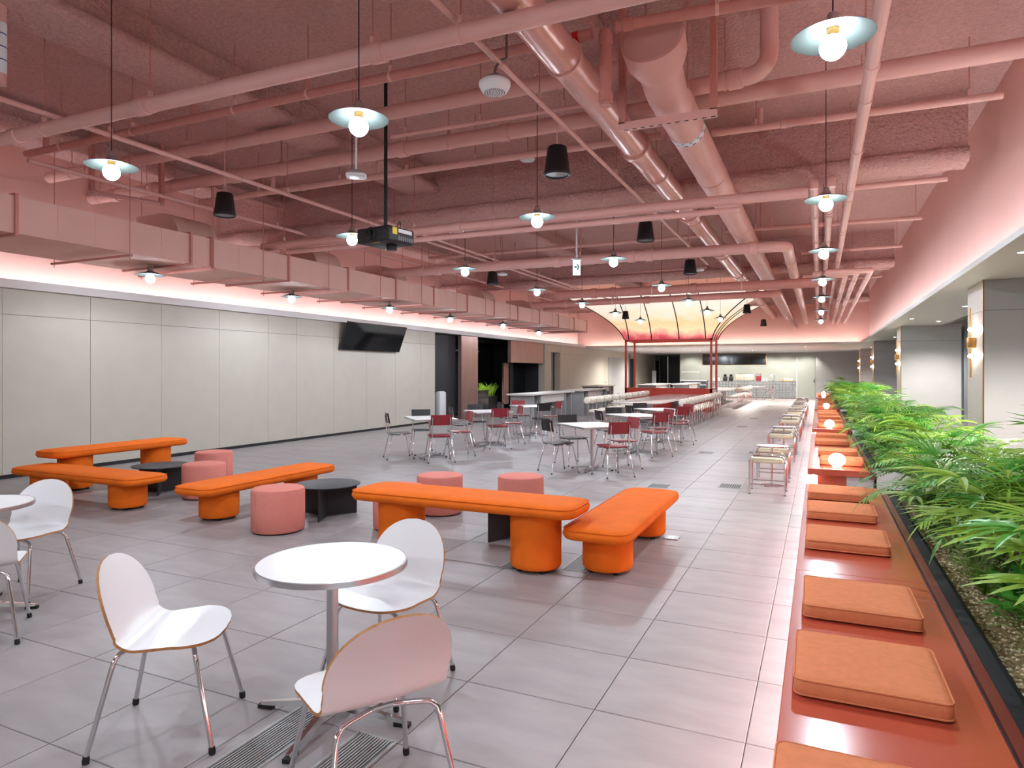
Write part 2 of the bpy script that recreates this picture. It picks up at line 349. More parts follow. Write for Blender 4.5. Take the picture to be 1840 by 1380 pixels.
# ---- far bulkhead, back soffit, bar wall
struct(G().box(XL - .5, YB + .3, ZS + .02, XR + .5, YB + .5, ZC).build('wall_back_upper', 'pink_wall', smooth=0), 'pink far bulkhead washed by hidden cove light')
tr = struct(G().box(XL, YB - .012, ZS - .03, XR, YB, ZS + .05).build('trim_3', 'white_trim', smooth=0), 'pale lip of the far cove')
led(tr, 'led_b', (XL + .1, YB + .03, ZS + .022), (XR, YB + .06, ZS + .034), 0, 14)
struct(G().box(XL - .3, YB, ZS - .03, XR, 54, ZS + .02).build('ceiling_back', 'soffit', smooth=0), 'pale lowered ceiling over the bar')
wb = struct(G().box(-8.5, YE, 0, -.13, YE + .2, ZS).box(-8.6, YE, 0, -8.5, 54, ZS).build('wall_back', 'bar_wall', smooth=0), 'grey green wall behind the bar')
struct(G().box(-.13, 45.2, 0, XW, 45.4, ZS).box(-.15, 45.2, 0, -.13, YE, ZS).build('wall_back_right', 'grey_wall', smooth=0), 'grey wall to the right of the bar')
struct(G().box(XL, 54, 0, -8, 54.2, ZS).build('wall_corridor', 'grey_wall', smooth=0))
d_ = struct(G().box(-1.23, YE - .03, 0, -.2, YE, 2.48).build('door_4', 'bar_wall', smooth=0), 'grey green door beside the bar')
G().box(-1.29, YE - .05, 0, -1.23, YE, 2.54).build('door_frame', 'white_trim', d_, 0); G().rbox(-.3, YE - .1, 1.0, -.24, YE - .02, 1.2, .01).build('door_handle', 'steel', d_)
struct(G().box(XL - .5, YN - .2, 0, XW + .2, YN, ZC + .2).build('wall_rear', 'beige', smooth=0), 'beige wall behind the camera')

# ---- downlights in the soffits
dl = thing('downlight', 'small round downlight in the right soffit nearest the camera', 'downlight', (1.95, 8.6, ZS - .02), 0, 'soffit downlights')
G().lathe([(.045, -.004), (.06, -.004), (.06, 0), (.045, 0)], 20, caps=False).build('ring', 'white_plastic', dl)
G().lathe([(.044, -.002), (.044, .0)], 20).build('lens', 'down', dl)
def spot(loc, energy, ang=75, rad=.05, target=None, col=(1, .95, .88)):
    l = bpy.data.lights.new('spot', 'SPOT'); l.energy = energy; l.spot_size = math.radians(ang); l.spot_blend = .6; l.shadow_soft_size = rad; l.color = col
    o = bpy.data.objects.new('downlight_beam', l); C.objects.link(o); o.location = loc
    if target: o.rotation_euler = (Vector(target) - Vector(loc)).to_track_quat('-Z', 'Y').to_euler()
    return o
DL = [(2.6, 12.8), (2.55, 15.2), (2.0, 18.2), (2.5, 23.5), (2.5, 27.5), (2.4, 34.0), (2.4, 38.0), (2.7, 8.9), (2.7, 19.4)]
for q, (x, y) in enumerate(DL):
    dup(dl, (x, y, ZS - .02 if x < 3 else ZS + .3), 0, 'small round downlight in the right soffit, %s behind the nearest one' % ORD[q])
for x, y in [(1.95, 8.6)] + DL: spot((x, y, ZS - .06 if x < 3 else ZS + .26), SPOT * .8, 140)
for q, x in enumerate((-7.8, -6.2, -4.6, -3.0, -1.9, -.7)):
    dup(dl, (x, 44.9, ZS - .03), 0, 'small downlight over the bar counter, %s from its glass case end' % ORD[q], 'bar downlights')
    spot((x, 44.6, ZS - .1), SPOT * .35, 110, .05, (x, 45.9, .6))
for q, (x, y) in enumerate(((-8.9, 36), (-6.5, 36), (-3.5, 36), (-.6, 36), (-9.0, 41), (-6.5, 41), (-3.5, 41), (-.6, 41))):
    dup(dl, (x, y, ZS - .03), 0, 'small downlight in the rear ceiling, %s row, %s from the dark doorways' % (ORD[q // 4], ORD[q % 4]), 'rear ceiling downlights')
    spot((x, y, ZS - .1), SPOT * 1.2, 165)

# ================================================================ OVERHEAD
# ---- pendants: enamel saucer shade, socket, globe bulb, cord
def make_pendant(name, label, cord, loc):
    t = thing(name, label, 'pendant lamp', loc, 0, 'saucer pendants')
    G().lathe([(.02, .075), (.03, .07), (.045, .055), (.10, .035), (.21, .0), (.213, -.004), (.205, -.004), (.10, .026), (.045, .04), (.02, .045)], 32, caps=False).build('lamp_shade', 'shade', t, 50)
    cp = G().lathe([(.0, .13), (.022, .128), (.03, .115), (.03, .09), (.042, .085), (.05, .054), (.0, .05)], 16, caps=False).build('lamp_cap', 'alu', t)
    G().lathe([(.03, .045), (.034, .03), (.03, .0), (.026, -.01)], 14).build('socket', 'brass', t)
    G().sphere((0, 0, -.058), .068, 18, 10).build('bulb', 'bulb', t)
    G().tube([(0, 0, .12), (0, 0, cord)], .0045, 6).build('cord', 'black', t)
    l = bpy.data.lights.new('pendant_glow', 'SPOT'); l.energy = PEND * 4; l.spot_size = math.radians(172); l.spot_blend = .35; l.shadow_soft_size = .06; l.color = (.80, .91, 1.0)
    lo = bpy.data.objects.new('bulb_light', l); C.objects.link(lo); lo.parent = t; lo.location = (0, 0, -.135)
    G().lathe([(.045, cord - .03), (.045, cord), (.01, cord)], 14).build('ceiling_rose', 'pink', t)
    return t
ZP = 3.42
rows = [(.07, [4.0, 7.74, 11.0, 14.4, 17.8, 21.7, 25.6], 'above the red bench'), (-3.0, [3.87, 7.2, 10.4, 14.0, 17.2, 20.3, 23.2], 'in the middle row over the square tables'),
        (-5.67, [3.84, 7.17, 10.3, 13.6, 16.7, 19.85, 23.0], 'in the row beside the long duct')]
pend = None
for x, ys, wh in rows:
    for q, y in enumerate(ys):
        lb = 'lit saucer pendant %s, %s from the camera' % (wh, ORD[q])
        if pend is None: pend = make_pendant('pendant_lamp', lb, ZC - ZP, (x, y, ZP))
        else: dup(pend, (x, y, ZP), 0, lb)
    for q, y in enumerate((.55, -2.7)): dup(pend, (x, y, ZP), 0, 'added unseen saucer pendant %s, %s behind the camera' % (wh, ORD[q]), 'added pendants behind the camera ' + wh)  # unseen lamps added behind the camera to light the near end
pw = None
for q, (u, v) in enumerate(((270, 494), (524, 533), (700, 553), (809, 571), (904, 583), (968, 596))):
    p = atz(u, v, 3.12); lb = 'lit saucer pendant under the long duct, %s from the camera' % ORD[q]
    if pw is None: pw = make_pendant('wall_pendant_lamp', lb, .16, p)
    else: dup(pw, p, 0, lb)

# ---- pipes
def elbow(c, a, b_, r, n=6):
    c, a, b_ = Vector(c), Vector(a).normalized(), Vector(b_).normalized()
    p0, p1 = c - a * r, c + b_ * r; ce = p0 + b_ * r
    return [ce + (p0 - ce) * math.cos(PI / 2 * k / n) + (p1 - ce) * math.sin(PI / 2 * k / n) for k in range(n + 1)]
def pipe(name, label, pts, r, m='pink', couplings=(), rods=(), cat='pipe', n=14, rod_r=.006, cm=None, tee=(), spiral=None):
    """pts in metres; couplings and rods by distance along the run"""
    t = thing(name, label, cat, pts[0])
    o0 = Vector(pts[0]); P = [Vector(p) - o0 for p in pts]
    G().tube(P, r, n).build('pipe_run', m, t, 50)
    seg = [(P[i], P[i + 1]) for i in range(len(P) - 1)]
    def along(d):
        for a, b_ in seg:
            l = (b_ - a).length
            if d <= l: return a + (b_ - a).normalized() * d, (b_ - a).normalized()
            d -= l
        return seg[-1][1], (seg[-1][1] - seg[-1][0]).normalized()
    for d in couplings:
        p, dr = along(d); q = min(.07, r * .9)
        G().tube([p - dr * q, p - dr * (q - .004), p - dr * (q - .004) , p + dr * (q - .004), p + dr * q], [r * 1.02, r * 1.16, r * 1.18, r * 1.18, r * 1.02], n).build('coupling', cm or m, t, 40)
    for d in rods:
        p, dr = along(d)
        G().tube([p + Vector((0, 0, r * .9)), (p.x, p.y, ZC - o0.z)], rod_r, 6).build('hanger_rod', 'pink_dark', t)
        G().tube([p - dr * .014, p + dr * .014], r * 1.1, n).box(p.x - .016, p.y - .016, p.z + r, p.x + .016, p.y + .016, p.z + r + .06).build('hanger_clamp', 'pink', t)
    for d in tee:
        p, dr = along(d); G().tube([p, p + Vector((0, 0, .22))], r * .75, 10).build('riser', m, t)
    if spiral:
        (p, dr), (p2, _) = along(0), along(1e9); L_ = (p2 - p).length; k = 0; g = G(); d = spiral
        while d < L_:
            q = p + dr * d; g.tube([q - dr * .004, q + dr * .004], r * 1.012, n, caps=False); d += spiral
        o = g.build('seam_ring', m, t); o['kind'] = 'stuff'
    return t
def lineX(p1, p2, z, z2=None):
    """a run across the hall: two pixels, one height; y averaged"""
    a, b_ = atz(*p1, z), atz(*p2, z if z2 is None else z2); return a, b_
def runX(u1, v1, u2, v2, z):
    a, b_ = atz(u1, v1, z), atz(u2, v2, z); y = (a.y + b_.y) / 2
    return (a.x, a.y * .5 + y * .5, z), (b_.x, b_.y * .5 + y * .5, z)
def ev(a, b_, step, off=.5):
    L_ = (Vector(b_) - Vector(a)).length; r = []; d = off
    while d < L_ - .1: r.append(d); d += step
    return r
ZD = [('a', 0)]
a, b_ = runX(-40, 252, 1300, -34, 4.0)
pipe('drain_pipe', 'thick pink pipe crossing lowest and nearest under the ceiling', (a, b_), .066, couplings=(.5, 2.35, 4.9), rods=(.95, 2.45, 4.85, 5.6))
pA = a, b_
a, b_ = runX(37, 274, 1068, 68, 4.42)
band_pipe = pipe('sprinkler_pipe', 'slim glossy pink pipe with a red band near its elbow', (a, b_), .045, 'pink_dark', couplings=(2.2, ), rods=(.7, 2.0, 3.6, 4.6, 5.6), tee=(.4, 3.0, 4.6))
e0 = Vector(b_); p1 = Vector((e0.x + .02, e0.y, e0.z))
g_ = pipe('sprinkler_branch_pipe', 'pink vertical pipe drop with rounded elbows beside the shiny spiral duct', (p1 + Vector((.1, 0, 0)), p1 + Vector((.1, 0, -.62))), .05, 'pink_dark', couplings=(.07, .55))
a2 = p1 + Vector((.18, .02, .03)); b2 = atz(1620, -40, 4.45)
pipe('sprinkler_pipe', 'slim glossy pink pipe running on from the elbow to the upper frame edge', (a2, b2), .045, 'pink_dark', couplings=(.1,), rods=(.8, 1.5))
G().tube([e0 - Vector((.16, 0, 0)), e0 - Vector((.11, 0, 0))], .048, 14).build('red_band', 'red_band', band_pipe, loc=-Vector(band_pipe.location))
a, b_ = runX(82, 318, 1150, 122, 4.62)
pipe('drain_pipe', 'thick pink pipe ending against the wide duct cap, second row', (a, b_), .08, couplings=(.9, 1.9, 3.4), rods=(.55, 1.5, 3.0, 4.4, 5.8))
a, b_ = runX(118, 362, 1088, 214, 4.58); xr = XR + .1
sl = (b_[1] - a[1]) / (b_[0] - a[0])
pipe('drain_pipe', 'longest thick pink pipe reaching from the duct side to the right wall', (a, b_, (xr, b_[1] + sl * (xr - b_[0]) * .3, b_[2])), .092, couplings=(1.2, 2.1, 3.9, 6.9, 8.4), rods=(.8, 2.6, 4.8, 6.2, 7.6))
a, b_ = runX(1240, 160, 1382, 128, 4.5)
pipe('drain_pipe', 'pink pipe turning up into the ceiling with a wide bend', [a] + elbow(b_, Vector(b_) - Vector(a), (0, 0, 1), .2) + [(b_[0], b_[1], ZC)], .085, couplings=(.45,), rods=(.35,))
a, b_ = runX(355, 362, 1190, 246, 4.46)
pipe('sprinkler_pipe', 'slim pink pipe crossing just beyond the two thick pipes', (a, b_), .045, couplings=(2.2,), rods=(.4, 1.3, 2.9, 4.1, 5.2), tee=(.3, 1.6, 3.6))
a2, b2 = runX(1278, 238, 1800, 174, 4.46)
pipe('sprinkler_pipe', 'slim pink pipe ending short of the right wall below the thick one', (a2, b2), .04, couplings=(.8,), rods=(.5, 1.6, 2.6), tee=(.55,))
a, b_ = runX(700, 244, 1052, 191, 4.45)
pipe('conduit_pipe', 'thin pink conduit crossing above the black speaker', (a, b_), .024, rods=(.2, 1.2, 2.2))
a, b_ = runX(468, 443, 1452, 347, 3.85)
pipe('drain_pipe', 'pink pipe crossing behind the projector', (a, b_), .07, couplings=(1.5, 4.0), rods=(.5, 2.3, 3.2, 4.6, 5.3, 6.3))
pG = a, b_
a = (max(a[0], -8.5), a[1] - .02, a[2] - .14); b_ = (b_[0] - .8, b_[1] - .02, b_[2] - .14)
pipe('conduit_pipe', 'slimmer pink pipe slung under the one behind the projector', (a, b_), .04)
a, b_ = runX(684, 490, 1415, 446, 3.87)
b_ = (b_[0], a[1] * .3 + b_[1] * .7, b_[2])
yfar = YB + .31
e_ = elbow(b_, Vector(b_) - Vector(a), (0, 1, 0), .22)
pipe('drain_pipe', 'wide pink pipe with an elbow turning toward the far wall', [a] + e_ + [(e_[-1].x, 20, b_[2]), (e_[-1].x, yfar, b_[2])], .10, couplings=(1.0, 1.4, 4.2, 5.75, 6.1, 8.0, 10.2, 12.6), rods=(2.8, 4.7))
for q, (u1, v1, u2, v2, z, r) in enumerate(((1000, 530, 1470, 508, 3.62, .11), (960, 549, 1398, 527, 3.63, .09))):
    a, b_ = runX(u1, v1, u2, v2, z)
    if q == 1:
        e_ = elbow(b_, Vector(b_) - Vector(a), (0, 1, 0), .2); P_ = [a] + e_ + [(e_[-1].x, yfar, z)]
    else: P_ = [a, b_]
    pipe('drain_pipe', ('dark pink pipe crossing in front of the glowing canopy', 'pink pipe below it that turns at an elbow beside the canopy')[q], P_, r, 'pink_dark', couplings=(1, 1.5, 3.5), rods=(2.5, 4.6))
# thin cross conduits in the distance
for q, (u1, v1, u2, v2, z, lb) in enumerate(((770, 464, 1262, 424, 4.47, 'thin pink pipe crossing above the exit sign'), (1300, 413, 1655, 394, 4.47, 'thin pink pipe reaching the right wall, nearest of the thin row'), (1530, 337, 1702, 321, 4.2, 'thin pink pipe in front of the second beam at the right wall'),
        (1440, 455, 1622, 441, 4.47, 'thin pink pipe reaching the right wall, second of the thin row'), (1450, 492, 1600, 481, 4.47, 'thin pink pipe reaching the right wall, third of the thin row'), (1440, 506, 1586, 496, 4.47, 'thin pink pipe reaching the right wall, fourth of the thin row'),
        (1000, 500, 1270, 480, 4.47, 'thin pink pipe crossing behind the exit sign'))):
    a, b_ = runX(u1, v1, u2, v2, z)
    if b_[0] > XR + .1: b_ = (XR + .1, b_[1], b_[2])
    pipe('sprinkler_pipe', lb, (a, b_), .04, rods=ev(a, b_, 1.4, .6), tee=(.9,))
# runs along the hall
def runY(u, v, z, y0, y1, dz=0): x = atz(u, v, z).x; return (x, y0, z), (x, y1, z + dz)
def rings(y0, y1, s): return [s * k for k in range(1, int((y1 - y0) / s))]
a, b_ = runY(1040, 138, 4.22, 2.2, yfar); pipe('spiral_duct', 'shiny pink spiral duct running lengthwise to the far wall', (a, b_), .15, 'pink_gloss', couplings=(5.4, 8.9, 12.6, 16.2, 20.0, 24.0), rods=(3.0, 6.5, 9.3, 13, 17, 21), cat='duct', n=28, rod_r=.008, spiral=.16)
# wide duct with a flared capped end
cx = atz(1262, 283, 4.2); x_ = cx.x; yc = atz(1182, 112, 4.2).y
t = thing('air_duct', 'wide pink duct with flared capped end above the room', 'duct', (x_, yc, 4.2))
def zring(y, r, n=28): return [(r * math.cos(2 * PI * k / n), y, r * math.sin(2 * PI * k / n)) for k in range(n)]
tl = math.radians(22); tv = Vector((0, -math.cos(tl), math.sin(tl))); eb = Vector((0, .62, -.02))
path = [(eb + tv * d, r) for d, r in ((.66, .255), (.655, .268), (.62, .27), (.46, .265), (.33, .212), (.27, .192), (.1, .188))] + [(Vector((0, .62 + .03, .0)), .188), (Vector((0, .74, 0)), .188), (Vector((0, yfar - yc, 0)), .188)]
G().tube([p for p, r in path], [r for p, r in path], 28).build('pipe_run', 'pink', t, 40)
G().lathe([(.24, .004), (.001, .006)], 28, caps=False).build('end_cap', 'pink_duct', t, loc=eb + tv * .66, rot=tv.to_track_quat('Z', 'Y').to_euler())
G().loft([zring(1.55, .191), zring(1.68, .191)], False).build('label_band', 'label_white', t)
g = G()
for k in range(14):
    a0 = 2 * PI * k / 14
    g.add([(.193 * math.cos(a0 + da), yy, .193 * math.sin(a0 + da)) for da, yy in ((0, 1.57), (.14, 1.57), (.14, 1.59), (0, 1.59))], [(0, 1, 2, 3)])
    g.add([(.193 * math.cos(a0 + da), yy, .193 * math.sin(a0 + da)) for da, yy in ((.1, 1.64), (.3, 1.64), (.3, 1.665), (.1, 1.665))], [(0, 1, 2, 3)])
g.build('label_print', 'black', t, 0)
for d in (.95, 3.4, 6.8, 10.2, 14): G().loft([zring(d, .191), zring(d + .01, .197), zring(d + .05, .197), zring(d + .06, .191)], False).build('coupling', 'pink', t)
for d in (.62, 5.0, 9, 13): G().tube([(.19, d, 0), (.19, d, ZC - 4.2)], .008, 6).tube([(-.19, d, 0), (-.19, d, ZC - 4.2)], .008, 6).build('hanger_rod', 'pink_dark', t)
wd = t
t = thing('strut_hanger', 'pink slotted trapeze frame carrying the wide capped duct', 'pipe hanger', (x_, yc + .62, 4.2))
for s_ in (-.42, .42): G().box(s_ - .03, -.03, -.24, s_ + .03, .03, ZC - 4.2).build('upright', 'pink_dark', t, 0)
b0 = G().box(-.45, -.03, -.3, .45, .03, -.23).build('crossbar', 'pink', t, 0)
g = G()
for k in range(11): g.box(-.4 + k * .08, -.02, -.302, -.36 + k * .08, .0, -.2995)
g.build('slot', 'black', b0, 0)
for q, (u, v, z, y0, y1, r, lb, mm) in enumerate(((1571, 90, 4.0, 1.5, yfar, .052, 'pink pipe running lengthwise nearest the right wall', 'pink'), (1464, 372, 4.0, pG[1][1] + .1, yfar, .05, 'pale pink pipe running lengthwise over the red bench, leftmost of a pair', 'pink'),
        (1490, 380, 4.0, pG[1][1] + .1, yfar, .05, 'pale pink pipe running lengthwise over the red bench, rightmost of a pair', 'pink'),
        (1513, 517, 3.82, 17.0, yfar, .06, 'pink pipe bent over near the far wall, first of three from the bench side', 'pink'), (1530, 514, 3.82, 16.6, yfar, .06, 'pink pipe bent over near the far wall, middle of three', 'pink'), (1550, 515, 3.82, 16.4, yfar, .06, 'pink pipe bent over near the far wall, closest of three to the right wall', 'pink'))):
    a, b_ = runY(u, v, z, y0, y1)
    P_ = [a, b_]
    if q >= 3: P_ = [(a[0] - .9 - .0 * q, a[1] - .1, a[2])] + elbow(a, (1, 0, 0), (0, 1, 0), .1) + [b_]
    if q in (1, 2): P_ = [(a[0], a[1] - .1, a[2] - .12)] + elbow((a[0], a[1] - .1, a[2]), (0, 0, 1), (0, 1, 0), .08) + [b_]
    pipe('lengthwise_pipe', lb, P_, r, mm, couplings=rings(y0, y1, 2.2), rods=ev(a, b_, 3.1, 2.0) if q < 3 else (2.9, 6.2))
for q, (u, v, z, y0, y1, r, lb) in enumerate(((878, 94, 4.12, 1.5, 16, .024, 'thin pink conduit running lengthwise beside the white ceiling speaker'), (210, 247, 4.12, 3.0, 20, .028, 'thin pink conduit running lengthwise above the long duct'),
        (890, 467, 4.1, 9, 24, .024, 'thin pink conduit running lengthwise behind the projector'), (700, 462, 4.25, 5, 25, .03, 'pale conduit running lengthwise high beside the left wall'), (560, 392, 4.79, 8, 25, .03, 'pale conduit running lengthwise at the top of the left wall'))):
    a, b_ = runY(u, v, z, y0, y1)
    pipe('conduit_pipe', lb, (a, b_), r, rods=ev(a, b_, 2.6, 1.62), couplings=rings(y0, y1, 3.4))
# vertical pipe with a white marker at the left frame edge
p = atz(-2, 120, 4.2)
t = pipe('riser_pipe', 'pink vertical pipe with white and blue marker at the left frame edge', ((p.x, p.y, ZC), (p.x, p.y, 4.05)), .055)
G().tube([(0, 0, -.55), (0, 0, -.98)], .057, 16, caps=False).build('marker_band', 'label_white', t)
for k in range(3): G().tube([(0, 0, -.64 - k * .11), (0, 0, -.65 - k * .11)], .058, 16, caps=False).build('marker_stripe', 'label_blue', t)
# trapeze hanger on the left
a = atz(165, 345, 4.2); b_ = atz(290, 366, 4.2)
t = thing('strut_hanger', 'pink slotted trapeze frame holding the thick pipes near the long duct', 'pipe hanger', a)
d = b_ - a
for q in (Vector((0, 0, 0)), d): G().box(q.x - .03, q.y - .03, -.02, q.x + .03, q.y + .03, ZC - 4.2).build('upright', 'pink_dark', t, 0)
G().tube([(-d * .05), d * 1.05], .035, 4).build('crossbar', 'pink', t, 0)

# ---- the long rectangular duct on the left
DX0, DX1, DZ0, DZ1 = -10.3, -8.77, 3.27, 3.72
fl = [28, 342, 379, 518, 625, 711, 779, 839, 887.5, 930, 969, 1003, 1031, 1054]
ys = [1.2, 3.1] + [atx(u, 500, DX1).y for u in fl]
t = thing('air_duct', 'long rectangular pink air duct with flanged sections beside the left wall', 'duct', (0, 0, 0))
for a, b_ in zip(ys[:-1], ys[1:]):
    s_ = G().box(DX0, a + .012, DZ0, DX1, b_ - .012, DZ1).build('duct_section', 'pink_duct', t, 0)
    k = max(1, int((b_ - a) / .45))
    for i in range(1, k): G().box(DX1, a + (b_ - a) * i / k - .004, DZ0 + .01, DX1 + .003, a + (b_ - a) * i / k + .004, DZ1 - .01).build('seam', 'pink', s_, 0)
for y in ys: G().box(DX0 - .03, y - .018, DZ0 - .03, DX1 + .03, y + .018, DZ1 + .03).build('flange', 'pink_dark', t, 0)
for y in [2.4, 4.5] + [(a + b_) / 2 + .2 for a, b_ in zip(ys[2::1], ys[3::1])]:
    hb = G().box(DX0 - .18, y - .02, DZ0 - .06, DX1 + .08, y + .02, DZ0 - .03).build('hanger_bar', 'pink_dark', t, 0)
    for x in ((DX0 - .12, DX1 + .05) if y < 24.8 else (DX0 - .12,)): G().tube([(x, y, DZ0 - .1), (x, y, ZC)], .007, 6).build('hanger_rod', 'pink_dark', hb)
for y in (ys[3] + .1, ys[5] + 1.2, ys[7] + .3, ys[10] + .2, ys[12] + .2):
    g = G(); n = 8
    pr_ = [(DX0 + .15, DZ1)] + [(DX0 + 1.05 - .42 * (1 - math.sin(PI / 2 * k / n)) , DZ1 + .42 * math.cos(PI / 2 * k / n)) for k in range(n + 1)]
    pr_ = [(DX0 + .15, DZ1), (DX0 + .15, DZ1 + .42)] + [(DX0 + .75 + .4 * math.sin(PI / 2 * k / n), DZ1 + .42 * math.cos(PI / 2 * k / n)) for k in range(n + 1)]
    g.loft([[(x, y, z) for x, z in pr_], [(x, y + .75, z) for x, z in pr_]]); g.build('elbow_branch', 'pink_duct', t, 40)

# ---- hanging speakers, sensors, projector, exit sign
def make_speaker(label, loc, cord):
    t = thing('pendant_speaker', label, 'speaker', loc, 0, 'black pendant speakers')
    G().lathe([(.001, .152), (.09, .15), (.1, .14), (.132, -.1), (.138, -.115), (.138, -.12), (.12, -.13)], 24, caps=False).build('cabinet', 'black', t, 40)
    G().lathe([(.138, -.12), (.142, -.135), (.13, -.15), (.115, -.145)], 24, caps=False).build('rim', 'black_metal', t)
    G().lathe([(.118, -.136), (.001, -.14)], 24, caps=False).build('grille', 'grille_grey', t)
    G().tube([(0, 0, .15), (0, 0, cord)], .005, 6).tube([(-.05, 0, .15), (0, 0, .3)], .003, 5).tube([(.05, 0, .15), (0, 0, .3)], .003, 5).build('suspension_cable', 'pink', t)
    return t
ZK = 3.78; spk = None
for u, v, lb in ((404, 368, 'black cone speaker hanging over the near end of the long duct'), (1001, 290, 'largest looking black cone speaker hanging left of the spiral duct'), (1160, 416, 'black cone speaker hanging right of the exit sign'), (885, 500, 'black cone speaker hanging behind the projector over the duct'),
                 (1240, 480, 'black cone speaker hanging beside a white sensor under the elbow pipe'), (1124, 566, 'small black cone speaker hanging in front of the canopy'), (1342, 555, 'black cone speaker hanging at the right end of the canopy'), (1372, 580, 'smallest black cone speaker hanging before the far pink wall')):
    p = atz(u, v, ZK); p.y = min(p.y, 30)
    if p.y >= 30: p = aty(u, v, 31.7)
    if spk is None: spk = make_speaker(lb, p, ZC - ZK)
    else:
        d_ = dup(spk, p, 0, lb)
        for ch in d_.children:
            if ch.name.startswith('suspension') and (abs(p.z - ZK) > 1e-3 or u == 1001): ch.scale = (1, 1, ((4.535 if u == 1001 else ZC) - p.z) / (ZC - ZK))
p = atz(889, 155, 3.85)
t = thing('ceiling_speaker', 'white round speaker with perforated underside on a flexible conduit', 'speaker', p)
G().lathe([(.001, .06), (.03, .06), (.1, .045), (.124, .03), (.126, .01), (.118, -.012), (.1, -.04), (.09, -.05), (.001, -.052)], 32, caps=False).build('housing', 'white_plastic', t, 60)
g = G()
for rr, n_ in ((.02, 8), (.04, 16), (.06, 24), (.078, 30)):
    for k in range(n_): g.lathe([(.0035, -.0545), (.0035, -.051)], 5, (rr * math.cos(2 * PI * k / n_), rr * math.sin(2 * PI * k / n_), 0))
g.build('perforation', 'black', t, 0)
G().tube([(0, 0, .05), (-.01, .02, .12), (-.04, .1, .2), (-.05, .2, .3), (-.04, .3, .36), (-.04, .3, ZC - p.z)], .011, 8).build('conduit', 'steel', t)
G().box(-.04, -.03, .055, .04, .03, .09).build('bracket', 'steel', t, 0)
p = atz(640, 316, 3.75)
t = thing('wireless_access_point', 'flat white square access point under a white pole', 'access point', p, .6)
G().loft([[(x, y, z) for x, y in rrect(0, 0, h_, h_, .05)] for h_, z in ((.07, -.02), (.105, -.012), (.112, 0), (.1, .018), (.04, .025))]).build('housing', 'white_plastic', t, 50)
G().tube([(0, 0, .02), (0, 0, .5)], .012, 8).build('pole', 'white_plastic', t); G().tube([(0, 0, .5), (0, 0, ZC - p.z)], .008, 8).build('rod', 'pink_dark', t)
G().box(-.05, -.04, .02, .05, .04, .06).build('bracket', 'steel', t, 0)
sm = None
for u, v, lb in ((903, 493, 'small white sensor hanging beside the speaker over the duct'), (1256, 485, 'small white sensor hanging under the elbow pipe'), (948, 286, 'small white disc sensor high above the middle row')):
    p = atz(u, v, 3.75 if u != 948 else 4.6)
    if sm is None:
        sm = thing('smoke_sensor', lb, 'smoke sensor', p, 0, 'white sensors')
        G().lathe([(.001, .04), (.04, .04), (.09, .02), (.11, 0), (.1, -.02), (.04, -.03), (.001, -.03)], 20, caps=False).build('housing', 'white_plastic', sm, 60)
        G().tube([(0, 0, .03), (0, 0, ZC - 3.75)], .007, 8).build('rod', 'pink_dark', sm)
    else:
        d_ = dup(sm, p, 0, lb)
        for c_ in d_.children:
            if c_.name.startswith('rod'): c_.scale = (1, 1, ((4.425 if u == 1256 else ZC) - p.z) / (ZC - 3.75))
# projector
p = atz(690, 428, 3.22)
t = thing('projector', 'black ceiling projector on a black pole facing the camera side', 'projector', p, math.radians(-8))
G().rbox(-.27, -.19, -.075, .25, .27, .105, .025, 3).build('body', 'black_metal', t)
ln = G().lathe([(.001, .06), (.05, .06), (.055, .01), (.07, .0), (.085, .0), (.085, -.02)], 24, caps=False).build('lens', 'black', t, loc=(-.03, -.195, .02), rot=(PI / 2, 0, 0))
G().lathe([(.045, 0), (.03, .012), (.001, .018)], 20, caps=False).build('glass', 'dark_glass', ln, loc=(0, 0, .045))
G().lathe([(.06, .02), (.068, .0), (.068, -.05), (.06, -.055), (.001, -.055)], 20, caps=False).build('lens_housing', 'black', t, loc=(.03, .1, -.08))
G().box(.2502, -.12, .01, .2515, -.04, .09).build('sticker', 'yellow', t, 0)
G().box(-.06, -.14, -.0765, .05, -.12, -.0752).build('sticker', 'yellow', t, 0)
g = G()
for k in range(7): g.box(.2502, -.02 + k * .038, -.05, .252, .005 + k * .038, .0)
g.build('port_panel', 'grille_grey', t, 0)
G().box(.2502, -.02, .04, .2512, .22, .085).build('rating_plate', 'label_white', t, 0)
G().rbox(-.12, -.06, .105, .12, .12, .135, .01).build('mount_plate', 'black', t); G().tube([(0, .03, .13), (0, .03, ZC - p.z)], .022, 10).build('mount_pole', 'black', t)
G().tube([(.1, .1, .12), (.16, .1, .2), (.22, .05, .17), (.24, .02, .08)], .006, 6).build('cable', 'black', t)
# exit sign
p = atz(1036, 480, 3.3)
t = thing('exit_sign', 'lit white exit sign with green arrow on a white pole', 'exit sign', p, math.radians(22))
G().rbox(-.06, -.02, -.13, .06, .02, .12, .006).build('panel', 'exit_white', t); G().rbox(-.085, -.035, .11, .085, .035, .15, .008).build('housing', 'alu', t)
g = G(); g.add([(-.04, -.021, -.012), (.005, -.021, -.012), (.005, -.021, .012), (-.04, -.021, .012)], [(0, 1, 2, 3)])
g.add([(.0, -.021, -.05), (.02, -.021, -.05), (.045, -.021, .0), (.02, -.021, .0)], [(0, 1, 2, 3)]); g.add([(.02, -.021, 0), (.045, -.021, 0), (.02, -.021, .05), (.0, -.021, .05)], [(0, 1, 2, 3)])
g.build('arrow', 'exit_green', t, 0)
G().tube([(0, 0, .15), (0, 0, ZC - p.z)], .013, 8).build('pole', 'white_plastic', t)

